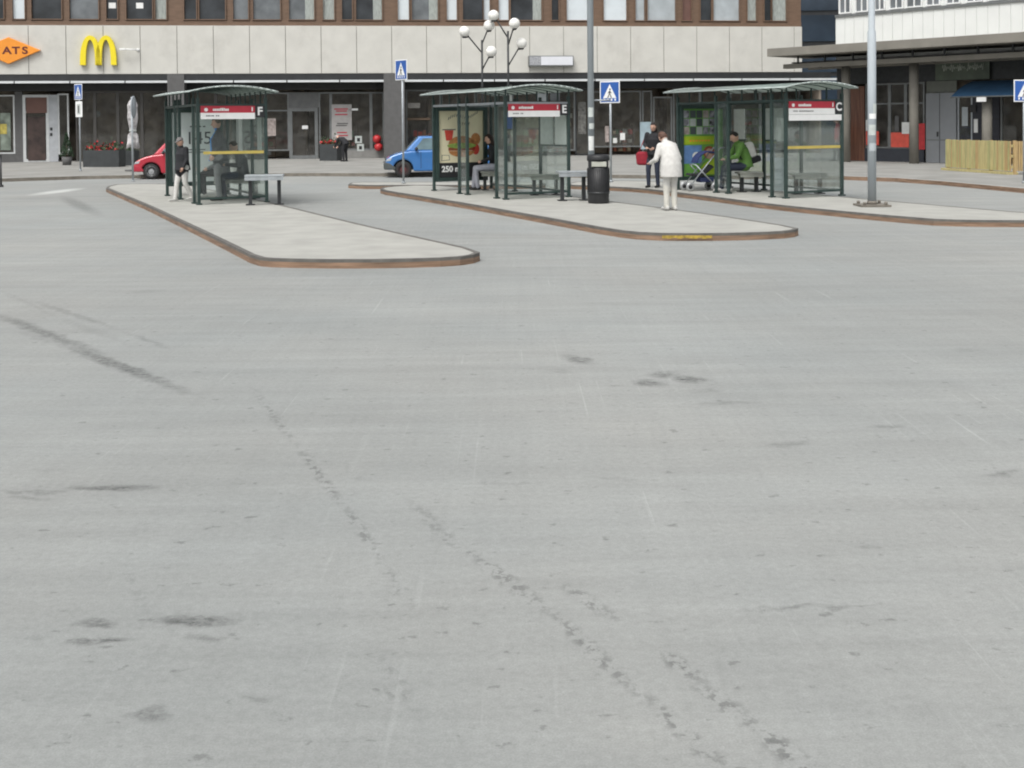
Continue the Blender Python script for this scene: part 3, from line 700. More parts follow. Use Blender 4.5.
m_cream = mat('cream_poster',(.72,.67,.47),.6,0,.05,3); m_bun = mat('bun',(.45,.20,.07),.6,0,.3,14); m_let = mat('lettuce',(.25,.36,.08),.6,0,.3,14); m_meat = mat('meat',(.28,.07,.03),.6,0,.3,14); m_cup = mat('red_cup',(.55,.06,.04),.5,0,.2,12)
def posterE(ad, x0, x1, z0, z1, y):
    flat(ad,'poster',rectp(x0,x1,z0+.36,z1),y,m_cream); flat(ad,'poster_foot',rectp(x0,x1,z0,z0+.357),y,m_black)
    text('lettering','250 m',.20,m_white,ad,(x0+.33,y-.004,z0+.2),bold=.006)
    for k in range(15):
        xx = x0+.25+k*.055; zz = z1-.22+.05*math.sin(k*.5)+.008*k
        flat(ad,'print',[(xx,zz),(xx+.02,zz),(xx+.045,zz+.07+.02*(k%2)),(xx+.025,zz+.07)],y-.003,m_ink)
    for k in range(6):
        xx = x0+.5+k*.06; zz = z1-.35
        flat(ad,'print',[(xx,zz),(xx+.02,zz),(xx+.045,zz+.07),(xx+.025,zz+.07)],y-.003,m_ink)
    flat(ad,'print',[(x0+.2,1.22),(x0+.36,1.22),(x0+.4,1.47),(x0+.16,1.47)],y-.003,m_cup); flat(ad,'print',rectp(x0+.1,x0+.46,1.475,1.5),y-.003,m_ink)
    cx = x0+.62
    flat(ad,'print',arc(cx,1.13,.36,.2,0,180,12),y-.003,m_bun); flat(ad,'print',arc(cx,1.09,.4,.07,0,360,16),y-.0045,m_let); flat(ad,'print',rectp(cx-.36,cx+.36,.97,1.05),y-.003,m_meat); flat(ad,'print',arc(cx,.96,.35,.15,180,360,12),y-.006,m_bun)
    flat(ad,'print',arc(x1-.2,1.25,.13,.15,0,360,14),y-.003,m_bun); flat(ad,'print',arc(x1-.2,1.0,.1,.14,0,360,14),y-.003,m_cup)
    fr = [(x0+.07,.72),(x0+.3,.74),(x0+.28,.86),(x0+.08,.87)]; flat(ad,'print',fr,y-.003,m_ink); flat(ad,'print',[(x0+.085,.735),(x0+.285,.75),(x0+.265,.85),(x0+.095,.857)],y-.0045,m_cream)
m_grn = mat('green_poster',(.13,.34,.06),.5,0,.15,3); m_lime = mat('lime_print',(.36,.50,.02),.5,0,.1,4); m_sky = mat('blue_photo',(.12,.24,.48),.5,0,.3,4); m_grid = mat('grey_photo',(.24,.24,.27),.5,0,.9,10)
def posterC(ad, x0, x1, z0, z1, y):
    flat(ad,'poster',rectp(x0,x1,z0,z1),y,m_grn)
    for r_ in range(3):
        for c_ in range(5):
            flat(ad,'print',rectp(x0+.03+c_*.19,x0+.2+c_*.19,z1-.22-r_*.2,z1-.04-r_*.2),y-.003,random.choice([m_grid,m_ink,m_pink,m_paperdim,m_grid]))
    flat(ad,'print',rectp(x0+.02,x1-.2,1.08,1.28),y-.003,m_lime)
    for k in range(7): flat(ad,'print',rectp(x0+.2+k*.09,x0+.26+k*.09,1.15,1.19),y-.0045,m_orange)
    flat(ad,'print',rectp(x0+.02,x0+.56,.62,1.06),y-.003,m_sky); flat(ad,'print',arc(x0+.4,.8,.12,.1,0,360,12),y-.0045,m_white)
    flat(ad,'print',arc(x0+.78,.88,.17,.16,0,360,16),y-.003,m_meat); flat(ad,'print',arc(x0+.78,.85,.11,.13,0,360,16),y-.0045,m_skin)
    flat(ad,'print',[(x0+.4,.34),(x0+1.05,.34),(x0+1.0,.7),(x0+.85,.74),(x0+.62,.6)],y-.006,m_lime)
shelter(199,204.7,'bus shelter with black letter F board and a white advert','F',True,posterF,[(2.0,2.45,1.0,1.9,m_paper),(.3,.6,1.1,1.9,m_paperdim)],[],L=3.5,Wd=1.42)
shelter(506,199.6,'bus shelter with black letter E board and a cream burger advert','E',False,posterE,[(.06,.55,1.15,1.93,m_paper),(.68,1.24,1.15,1.93,m_paperdim),(2.7,3.1,1.5,1.9,m_bluesign)],[])
shelter(786,198.4,'bus shelter with black letter C board and a green advert','C',True,posterC,[(1.9,2.5,1.2,1.93,m_paperdim),(3.3,3.7,1.2,1.93,m_paper)],[(.08,.38,.15,.85,m_lightblind),(.05,.3,1.2,1.7,m_curtain)],lines=2)

# ---------------------------------------------------------------- benches
def bench(px, py, label, w=.75, hgt=.62, rz=AS*.3, wood=False):
    p = G(px, py, PZ); t = thing('bench', label, 'bench', (p.x, p.y, PZ), rz, 'small two legged benches at the shelters')
    m = m_wood if wood else m_steel
    for k in range(3): MB().box((-w/2,-.2+k*.14,hgt-.04),(w/2,-.08+k*.14,hgt)).build('slat', m, t, bevel=.008)
    MB().box((-w/2,-.21,hgt-.11),(w/2,-.19,hgt-.045)).build('front_rail', m, t)
    for s in (-1, 1):
        q = MB(); q.box((s*(w/2-.1)-.035,-.05,.02),(s*(w/2-.1)+.035,.05,hgt-.042)); q.box((s*(w/2-.1)-.09,-.1,0),(s*(w/2-.1)+.09,.1,.02)); q.box((s*(w/2-.1)-.03,-.18,hgt-.08),(s*(w/2-.1)+.03,.18,hgt-.042))
        q.build('leg', m_darkmetal, t)
bench(265,204.6,'grey bench outside the glass end of the F shelter',.78)
bench(573,200.5,'grey bench just left of the black litter bin',.66)
bench(545,194.8,'wooden bench behind the E shelter glass',.7,.46,wood=True)
bench(491,190,'wooden bench under the seated woman in grey trousers',.5,.46,wood=True)
bench(808,193.8,'wooden bench behind the C shelter glass',.75,.46,wood=True)
bench(749,191.7,'bench under the man in the green jacket',.55,.46,wood=True)
bench(238,198.6,'bench inside the F shelter under two seated people',1.0,.46,wood=True)

# ---------------------------------------------------------------- litter bin
p = G(598.5,203,PZ); t = thing('litter_bin','black round litter bin with a pale slot on the middle platform','litter bin',(p.x,p.y,PZ))
rr = .225; b = MB(); n = 48
prof = [(.20,0),(.215,.03),(.215,.2),(.22,.21),(.22,.72)]
b.lathe((0,0,0),[(.001,0)]+prof+[(.001,.72)],n=n)
for k in range(36):
    a = 2*math.pi*k/36; b.box((-.006,.215,.22),(.006,.228,.70),T=Matrix.Rotation(a,4,'Z'))
b.build('body', m_black, t)
MB().lathe((0,0,0),[(.19,.72),(.19,.86),(.001,.86)],n=n).build('liner', m_dark, t)
q = MB()
for k in range(4):
    a = math.pi/4+math.pi/2*k
    q.box((-.05,.19,.72),(.05,.226,.86),T=Matrix.Rotation(a,4,'Z'))
q.lathe((0,0,0),[(.19,.86),(.228,.86),(.230,.90),(.228,.955),(.20,.985),(.19,.97),(.001,.97)],n=n); q.build('lid', m_black, t)
MB().box((-.15,-.212,.745),(.15,-.20,.845)).build('slot_plate', mat('slot_plate',(.40,.41,.36),.6), t, bevel=.01)
MB().lathe((0,0,0),[(.223,.19),(.227,.19),(.227,.235),(.223,.235)],n=n).build('band', m_darkmetal, t)

# ---------------------------------------------------------------- poles and signs
def lamp_pole(px, py, label, r1, r2, zsw, stickers, plate, H=9.5, arm=False):
    p = G(px, py, PZ); t = thing('street_lamp', label, 'street lamp', (p.x, p.y, PZ))
    MB().tube((0,0,.0),(0,0,zsw),r1,r1,n=20).tube((0,0,zsw),(0,0,zsw+.05),r1,r2,n=20).tube((0,0,zsw+.05),(0,0,H),r2,r2*.8,n=20).build('pole', m_polegrey, t)
    if plate:
        q = MB(); q.box((-.28,-.28,0),(.28,.28,.035)); q.tube((0,0,.035),(0,0,.10),r1*1.25,r1*1.1,n=20)
        for a in (-1,1):
            for c in (-1,1): q.tube((a*.2,c*.2,.035),(a*.2,c*.2,.09),.03,n=6)
        q.build('base_plate', m_kerbgrey, t)
    q = MB(); q.tube((0,0,H),(0,-.9,H+.25),.04,.03); q.build('bracket', m_polegrey, t)
    q = MB(); q.ball((0,-1.2,H+.27),(.16,.4,.09)); q.build('lamp_head', m_polegrey, t)
    for z0, z1, m, a in stickers:
        q = MB(); n = 8; rr = r1+.003; w = .9
        for k in range(n):
            t0 = -math.pi/2+a-w+2*w*k/n; t1 = -math.pi/2+a-w+2*w*(k+1)/n
            q.face([(rr*math.cos(t0),rr*math.sin(t0),z0),(rr*math.cos(t1),rr*math.sin(t1),z0),(rr*math.cos(t1),rr*math.sin(t1),z1),(rr*math.cos(t0),rr*math.sin(t0),z1)])
        q.build('sticker', m, t)
    if arm:
        MB().tube((r1,0,2.10),(.42,-.0,2.10),.018).build('side_arm', m_steel, t)
    return t
lamp_pole(872,206,'thick grey lamp pole with bolted square foot on the right platform',.080,.062,3.30,[(1.66,1.76,m_white,0),(1.76,1.95,m_paperdim,.9),(1.35,1.55,m_paperdim,-.2),(1.05,1.2,m_lightblind,0)],True)
lamp_pole(591.5,200.3,'slim grey lamp pole with white stickers behind the litter bin',.066,.058,4.2,[(1.05,1.35,m_paper,0),(1.5,1.62,m_paperdim,.2),(1.75,1.95,m_paperdim,-.1)],False,arm=True)

def cross_sign(px, py, size, zc, label, rz=0, plate=False, arrow=False, thick=.03):
    p = G(px, py, PZ); t = thing('crossing_sign', label, 'road sign', (p.x, p.y, PZ), rz, 'blue pedestrian crossing signs')
    MB().tube((0,0,0),(0,0,zc+size/2),thick,n=12).tube((0,0,0),(0,0,.05),thick*1.8,n=12).build('pole', m_steel, t)
    s = size/2; y = -thick-.012
    sp = MB(); sp.box((-s,y,zc-s),(s,y+.01,zc+s)).build('sign_face', m_white, t, bevel=.004)
    o = t.children[-1]
    k = .90; MB().box((-s*k,y-.004,zc-s*k),(s*k,y-.001,zc+s*k)).build('blue_field', m_bluesign, o)
    MB().prism([(-s*.66,zc-s*.55),(s*.66,zc-s*.55),(0,zc+s*.72)],y-.008,y-.005).build('triangle', m_white, o)
    q = MB() # walking figure and stripes
    q.prism(arc(.02*size,zc+s*.25,s*.085,s*.085,0,360,10),y-.012,y-.009)
    for poly in ([(-.05,.12),(.08,.12),(.06,-.18),(-.06,-.18)],[(-.06,-.16),(.02,-.16),(-.14,-.52),(-.24,-.52)],[(0,-.16),(.07,-.16),(.22,-.52),(.12,-.52)],[(.05,.1),(.2,-.08),(.17,-.12),(.03,.0)],[(-.04,.1),(-.18,-.1),(-.15,-.13),(-.03,.0)]):
        q.prism([(a*s, zc+b_*s) for a, b_ in poly], y-.012, y-.009)
    q.build('walking_figure', m_black, o)
    q = MB()
    for j in range(4): q.box((-s*.6+j*s*.36,y-.008,zc-s*.8),(-s*.6+j*s*.36+s*.14,y-.005,zc-s*.6))
    q.build('stripes', m_white, o)
    if plate:
        z1 = zc-s-.06; pl = MB().box((-s*.75,y,z1-.58),(s*.95,y+.01,z1)).build('sub_plate', m_white, t)
        MB().box((-s*.4,y-.005,z1-.48),(s*.55,y-.001,z1-.1)).build('plate_print', m_paperdim, pl)
        MB().box((-s*.1,y-.009,z1-.43),(s*.25,y-.006,z1-.16)).build('plate_symbol', m_column, pl)
    return t
cross_sign(403.5,183.5,.56,3.12,'pedestrian crossing sign on a thin pole in front of the blue car',R(-50))
cross_sign(611,182,.60,2.46,'pedestrian crossing sign just right of the slim lamp pole',R(-30))
cross_sign(80.5,170.8,.58,2.92,'pedestrian crossing sign with a white plate below near the white door',R(-42),plate=True)
cross_sign(1024,183,.56,2.35,'pedestrian crossing sign cut by the right edge of the photo')
# sign seen from behind and folded parasol
p = G(133,181.5,PZ); t = thing('round_sign','oval grey sign seen edge on, on a thin pole at the left platform','road sign',(p.x,p.y,PZ),R(96))
MB().tube((0,0,0),(0,0,2.5),.03).tube((0,0,0),(0,0,.04),.06).build('pole', m_steel, t)
MB().lathe((.0,0,2.2),[(.001,-.06),(.33,-.06),(.33,-.035),(.001,-.035)],axis='y',n=28).build('disc', m_polegrey, t)
MB().lathe((0,0,2.2),[(.27,-.064),(.30,-.064)],axis='y',n=28).build('rim', m_steel, t)
p = G(133.5,171,PZ); t = thing('folded_parasol','white folded cafe parasol behind the thin pole near the red car','parasol',(p.x,p.y,PZ))
MB().tube((0,0,.03),(0,0,2.7),.03).build('pole', m_shopframe, t)
MB().lathe((0,0,0),[(.001,0),(.3,0),(.3,.05),(.001,.07)]).build('foot', m_column, t)
fb = MB(); nn_ = 24
prof = [(.04,2.62),(.10,2.55),(.16,2.42),(.15,2.2),(.17,1.95),(.12,1.6),(.09,1.42),(.17,1.3),(.19,1.05),(.23,.85)]
k0 = len(fb.v)
for i, (r_, z_) in enumerate(prof):
    for j in range(nn_):
        a = 2*math.pi*j/nn_; rr_ = r_*(1+.22*math.cos(a*6+i*.15)); fb.v.append(Vector((rr_*math.cos(a), rr_*math.sin(a), z_+.03*math.sin(a*3))))
for i in range(len(prof)-1):
    for j in range(nn_):
        j2 = (j+1) % nn_; fb.f.append([i*nn_+j, i*nn_+j2, (i+1)*nn_+j2, (i+1)*nn_+j]); fb.m.append(0); fb.sm.append(True)
fb.build('canvas', mat('white_canvas',(.43,.42,.42),.9,0,.45,9,bump=.5), t, solid=.01)
MB().lathe((0,0,1.47),[(.10,-.03),(.13,-.03),(.13,.03),(.10,.03)]).build('strap', m_paperdim, t)

# globe lamps
m_globe = mat('opal_globe', (.80, .80, .76), .35, 0, .04, 3)
def globe_lamp(pole_px, top_py, arms, label):
    p = G(pole_px, 161.5, PZ); t = thing('globe_lamp', label, 'street lamp', (p.x, p.y, PZ), 0, 'three globe street lamps')
    d = p.y
    def W2(px, py): 
        r_ = ray(px, py); k = d/r_.y; return Vector((r_.x*k-p.x, 0, CAMH+r_.z*k-PZ))
    zt = W2(pole_px, top_py).z
    MB().tube((0,0,0),(0,0,1.0),.07,n=12).tube((0,0,1.0),(0,0,zt),.05,.045,n=12).build('pole', m_darkmetal, t)
    for k, (jx, jy, gx, gy, dy) in enumerate(arms):
        a = W2(pole_px, jy); g_ = W2(gx, gy) + Vector((0, dy, 0)); dr = (g_-a).normalized()
        ar = MB(); ar.tube((0,0,a.z), g_-dr*.2, .03, n=8); arm = ar.build('arm', m_darkmetal, t)
        MB().tube(g_-Vector((0,0,.27)), g_-Vector((0,0,.20)), .09, .11, n=12).tube(g_-dr*.3, g_-Vector((0,0,.24)), .03, n=8).build('holder', m_darkmetal, arm)
        MB().ball(g_, .235, n=24).build('globe', m_globe, arm)
globe_lamp(483,40,[(0,53,464.5,32,-.2),(0,44,489,25,.25),(0,70,491.5,52,-.3)],'black post with three white globes, left one of the pair above the middle shelter')
globe_lamp(509,31,[(0,38,493.5,15,.2),(0,46,514.5,24,-.25),(0,66,521.5,43,.2)],'black post with three white globes, right one of the pair above the middle shelter')

# ---------------------------------------------------------------- wooden fence, planters
a = G(946,170.0,PZ); b_ = G(1012,174.6,PZ); d = b_-a; ang = math.atan2(d.y, d.x); Lf = d.length
t = thing('wooden_fence','pale yellow slatted wooden fence in front of the grey double door','fence',(a.x,a.y,PZ),ang)
m_slat = [mat('slat_%s' % n, c, .75, 0, .2, 5, stretch=(6,6,.5), dirt=.35) for n, c in (('pale',(.46,.40,.19)),('green',(.38,.37,.17)),('tan',(.42,.30,.14)))]
q = MB(); x = 0; i = 0
while x < Lf-.05:
    w = .055; q.box((x,-.02,.10),(x+w,0,.98+.012*random.random()),random.choice([0,0,0,1,1,2])); x += w+.024
q.build('slats', m_slat, t)
q = MB()
for z in (.18,.50,.80): q.box((0,.002,z),(Lf,.04,z+.08))
q.build('back_rail', m_slat[0], t)
for k in range(4):
    x = Lf*k/3; MB().box((x-.04,.045,0),(x+.04,.12,1.0)).build('post', m_slat[2], t)
MB().box((-.1,-.12,.0),(Lf,.2,.07)).build('base_rail', m_slat[0], t)
q = MB(); y = .13
while y < 1.6: q.box((Lf-.02,y,.1),(Lf,y+.065,.98),2 if y < .5 else 1); y += .085
q.build('end_slats', m_slat, t)
def planter(px0, px1, py, h, label, flowers, dep=.5, name='planter'):
    a = G(px0, py, PZ); b = G(px1, py, PZ); t = thing(name, label, 'planter', (a.x, a.y, PZ), math.atan2(b.y-a.y, b.x-a.x)); w = (b-a).length
    MB().box((0,0,0),(w,.03,h)).box((0,dep-.03,0),(w,dep,h)).box((0,.03,0),(.03,dep-.03,h)).box((w-.03,.03,0),(w,dep-.03,h)).box((.03,.03,0),(w-.03,dep-.03,h-.08)).build('box', mat('planter_dark',(.035,.04,.042),.6,0,.2,4), t)
    lf = MB(); fl = MB()
    for k in range(int(420*w/2.5)):
        c = Vector((random.uniform(.05,w-.05), random.uniform(.05,dep-.05), h-.05+abs(random.gauss(0,.16)))); s = .035
        T = Euler((random.uniform(0,3),random.uniform(0,3),random.uniform(0,3))).to_matrix()
        (fl if (flowers and random.random() < .3) else lf).face([c+T@Vector(v) for v in ((-s,-s,0),(s,-s,0),(s,s,0),(-s,s,0))])
    lf.build('foliage', mat('planter_leaf',(.04,.07,.03),.7,0,.4,9), t)
    if flowers: fl.build('blossom', m_redbright, t)
planter(83,119,167,.68,'long dark planter of red flowers under the left shop window',True,.5)
planter(121,133,165.5,.62,'short dark planter right beside the folded parasol',False,.5)
planter(319.5,337,160.8,.75,'dark box with a red cloth top by the shop door',False,.6)
a = G(320,160.8,PZ); b_ = G(334,160.8,PZ)
t = thing('red_cloth','crumpled red cloth heaped on the dark box by the shop door','cloth',(a.x,a.y+.25,PZ+.75)); w = b_.x-a.x
q = MB()
for k in range(9): q.ball((.05+w*k/9, random.uniform(-.1,.1), .06+.04*random.random()), (.11,.14,.07+.05*random.random()), n=10)
q.build('fabric', m_redbright, t)
# conifer in a pot
p = G(67,165,PZ); t = thing('potted_conifer','small dark potted conifer right of the white door frame','potted plant',(p.x,p.y,PZ))
MB().lathe((0,0,0),[(.001,0),(.17,0),(.22,.35),(.001,.35)]).build('pot', m_column, t)
MB().tube((0,0,.3),(0,0,1.0),.03,.01).build('trunk', m_shelf, t)
q = MB()
for k in range(700):
    h = random.random(); r_ = (1-h)*.30*math.sqrt(random.random())+.02; a = random.random()*6.283
    c = Vector((r_*math.cos(a), r_*math.sin(a), .38+h*1.0)); T = Euler((random.uniform(0,3),random.uniform(0,3),a)).to_matrix(); s = .028
    q.face([c+T@Vector(v) for v in ((-s,-s*.6,0),(s,-s*.6,0),(s,s*.6,0),(-s,s*.6,0))])
q.build('foliage', mat('conifer',(.03,.06,.03),.8,0,.4,9), t)
# red round things by the column
c1 = f1(378,140,OFF-.3)
for k, (py, lab) in enumerate(((139,'upper red lantern beside the grey column'),(147,'lower red lantern beside the grey column'))):
    off = OFF-.25; x, z = f1(377+k*1.5, py, off); c, s_ = math.cos(A1), math.sin(A1)
    t = thing('red_lantern', lab, 'lantern', (O1[0]+x*c-off*s_, O1[1]+x*s_+off*c, z), A1, 'red lanterns hanging by the column')
    MB().lathe((0,0,0),[(.001,-.19),(.1,-.18),(.19,-.1),(.2,0),(.19,.1),(.1,.18),(.001,.19)],n=18).build('shade', m_redbright, t)
    MB().tube((0,0,.19),(0,0,.26),.05).tube((0,0,.26),(0,0,3.85-z),.006,n=5).build('hanger', m_darkmetal, t)
# hanging globe in the left window
off = 1.6; x, z = f1(97,114,off); c, s_ = math.cos(A1), math.sin(A1)
t = thing('pendant_lamp','round pale pendant lamp hanging behind the left shop window','lamp',(O1[0]+x*c-off*s_, O1[1]+x*s_+off*c, z),A1)
MB().ball((0,0,0),.17,n=20).build('globe', m_lightblind, t); MB().tube((0,0,.16),(0,0,3.9-z),.008,n=5).build('cord', m_black, t)
# dark post at the left frame edge
p = G(1,187); t = thing('bollard','thin dark post at the left edge of the photo','bollard',(p.x,p.y,0))
MB().tube((0,0,0),(0,0,.9),.03,n=12).build('post', m_darkmetal, t); MB().tube((0,0,.9),(0,0,.94),.04,.02,n=12).build('cap', m_darkmetal, t); MB().tube((0,0,0),(0,0,.06),.07,n=12).build('foot', m_black, t)

# ---------------------------------------------------------------- cars
def car(px, py, rz, label, col, bump, rim, mirror=True, scale=1.0, Lc=3.55):
    p = G(px, py); t = thing('parked_car', label, 'car', (p.x, p.y, 0), rz); t.scale = (scale,)*3
    Wc = .78; wr = .27; fw, rw = .55, Lc-.62; ar = .325
    paint = mat('car_paint', col, .28, .1, .04, 3, coat=.6); glassm = mat('car_glass',(.10,.16,.18),.08,0,.3,2)
    prof = [(.02,.26)] + [(fw-ar, .26)] + [(fw-ar*math.cos(R(a)), .27+ar*math.sin(R(a))*.98) for a in range(12,169,13)] + [(fw+ar,.26),(fw+ar+.02,.2),(rw-ar-.02,.2),(rw-ar,.26)] \
        + [(rw-ar*math.cos(R(a)), .27+ar*math.sin(R(a))*.98) for a in range(12,169,13)] + [(rw+ar,.26),(Lc-.06,.28),(Lc,.45),(Lc-.02,.75),(Lc-.06,.92),(Lc*.6,.89),(.85,.865),(.60,.84),(.33,.77),(.12,.68),(.0,.60),(-.03,.46)]
    b = MB().prism(prof, -Wc, Wc).build('body', paint, t, bevel=.055, seg=4)
    for f_ in b.data.polygons: f_.use_smooth = False
    # dark wheel wells
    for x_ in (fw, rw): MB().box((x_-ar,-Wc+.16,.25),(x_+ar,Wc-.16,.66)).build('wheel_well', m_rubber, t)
    # cabin frustum
    base = [(.62,-.71),(Lc-.08,-.71),(Lc-.08,.71),(.62,.71)]; roofp = [(1.08,-.57),(Lc-.45,-.57),(Lc-.45,.57),(1.08,.57)]
    z0, z1 = .85, 1.34
    cb = MB(); B = [Vector((x,y,z0)) for x,y in base]; T_ = [Vector((x,y,z1)) for x,y in roofp]
    cb.face(T_); 
    for i in range(4): cb.face([B[i],B[(i+1)%4],T_[(i+1)%4],T_[i]])
    cb.face(list(reversed(B)))
    ca = cb.build('cabin', paint, t, bevel=.05, seg=4)
    def quad(i, u0, u1, v0, v1, name, k=2):
        A_, Bq, Cq, D = B[i], B[(i+1)%4], T_[(i+1)%4], T_[i]
        nrm = (Bq-A_).cross(D-A_).normalized(); cen = Vector((2.2,0,1.1))
        if nrm.dot((A_+Cq)/2-cen) < 0: nrm = -nrm
        f_ = lambda u, v: (A_*(1-u)+Bq*u)*(1-v)+(D*(1-u)+Cq*u)*v + nrm*.008
        q_ = MB(); q_.face([f_(u0,v0),f_(u1,v0),f_(u1,v1),f_(u0,v1)]); q_.build(name, glassm, ca, solid=.004)
    quad(3,.06,.94,.08,.93,'windscreen'); quad(1,.08,.92,.12,.88,'rear_window')
    quad(0,.09,.47,.10,.86,'side_window'); quad(0,.51,.90,.10,.86,'side_window'); quad(2,.10,.49,.10,.86,'side_window'); quad(2,.53,.91,.10,.86,'side_window')
    # bumpers, lamps, sills, mirror, door lines
    MB().prism([(-.07,.27),(.30,.27),(.30,.33),(.12,.48),(-.06,.52),(-.09,.44)],-Wc-.012,Wc+.012).build('front_bumper', bump, t, bevel=.03)
    MB().prism([(Lc+.06,.30),(Lc-.25,.28),(Lc-.2,.48),(Lc+.05,.52)],-Wc-.012,Wc+.012).build('rear_bumper', bump, t, bevel=.03)
    for s in (-1,1):
        MB().prism([(-.022,.53),(.14,.55),(.20,.655),(.04,.615)], s*(Wc+.004), s*(Wc-.30)).build('headlight', m_lightblind, t, bevel=.01)
        MB().box((Lc-.05,s*(Wc+.005),.62),(Lc+.015,s*(Wc-.16),.84)).build('tail_light', m_redbright, t, bevel=.01)
        MB().ball((.98,s*(Wc+.06),.93),(.055,.10,.065)).build('mirror', m_black, t)
        dl = MB(); yy = s*(Wc+.001)
        for x_ in (1.12, 2.12): dl.box((x_,yy-.002,.3),(x_+.012,yy+.002,.84))
        dl.build('door_gap', m_rubber, t); MB().box((1.92,s*Wc,.73),(2.06,s*(Wc+.022),.76)).build('door_handle', m_black, t)
        for x_ in (fw, rw):
            cy = s*(Wc-.09)
            w = MB().lathe((x_,cy,.27),[(.15,-.085),(.25,-.09),(.27,-.07),(.27,.07),(.25,.09),(.15,.085)],axis='y',n=32).build('wheel', m_rubber, t)
            rm = MB(); rm.lathe((x_,cy,.27),[(.001,s*.055),(.05,s*.06),(.10,s*.035),(.15,s*.06),(.185,s*.09),(.19,s*.07)],axis='y',n=32)
            rm.build('rim', rim, w)
            hb = MB().lathe((x_,cy,.27),[(.105,s*.052),(.13,s*.066),(.135,s*.05)],axis='y',n=32); hb.build('rim_ring', m_rubber, w)
    MB().box((-.045,-.22,.36),(-.092,.22,.46)).build('number_plate', m_white, t)
    MB().box((.0,-.35,.55),(-.022,.35,.61)).build('grille', m_black, t)
    return t
car(386,176.9,R(7),'bright blue small hatchback with dark red wheels and grey bumper','' or (.045,.17,.43),mat('grey_bumper',(.07,.08,.08),.6),mat('dark_red_rim',(.12,.035,.035),.5,0,.3,12))
car(138,178.6,R(10),'red small car with grey hubcaps half hidden by the F shelter',(.43,.025,.045),mat('red_bumper',(.38,.025,.045),.35),m_chrome,Lc=3.05,scale=.94)

# ---------------------------------------------------------------- people
def tcap(mb, p0, r0, p1, r1, n=12): 
    mb.tube(p0, p1, r0, r1, n=n); mb.ball(p0, r0, n=n); mb.ball(p1, r1, n=n)
def eloft(mb, secs, xa):
    """closed loft through elliptical sections (centre, rx, ry); xa = body right vector"""
    n = 20; k = len(mb.v); xa = Vector(xa).normalized()
    for i, (c, rx, ry) in enumerate(secs):
        c = Vector(c); a = Vector(secs[max(i-1,0)][0]); b = Vector(secs[min(i+1,len(secs)-1)][0]); d = (b-a).normalized(); ya = d.cross(xa).normalized()
        for j in range(n):
            t = 2*math.pi*j/n; mb.v.append(c+xa*rx*math.cos(t)+ya*ry*math.sin(t))
    for i in range(len(secs)-1):
        for j in range(n):
            j2 = (j+1) % n; mb.f.append([k+i*n+j,k+i*n+j2,k+(i+1)*n+j2,k+(i+1)*n+j]); mb.m.append(0); mb.sm.append(True)
    mb.f.append([k+j for j in reversed(range(n))]); mb.m.append(0); mb.sm.append(True)
    q = k+(len(secs)-1)*n; mb.f.append([q+j for j in range(n)]); mb.m.append(0); mb.sm.append(True)
STAND = dict(pelvis=(0,0,.93), waist=(0,0,1.08), chest=(0,.01,1.30), neck=(0,0,1.46), head=(0,.035,1.62),
  sh=(.185,0,1.42), el=(.235,-.03,1.13), wr=(.23,.06,.88), hip=(.095,0,.92), kn=(.105,.03,.50), an=(.11,-.01,.09))
SIT = dict(pelvis=(0,0,.57), waist=(0,.0,.72), chest=(0,.03,.93), neck=(0,.06,1.08), head=(0,.11,1.24),
  sh=(.185,.05,1.04), el=(.25,.08,.78), wr=(.17,.32,.66), hip=(.095,.02,.56), kn=(.12,.45,.53), an=(.12,.42,.09))
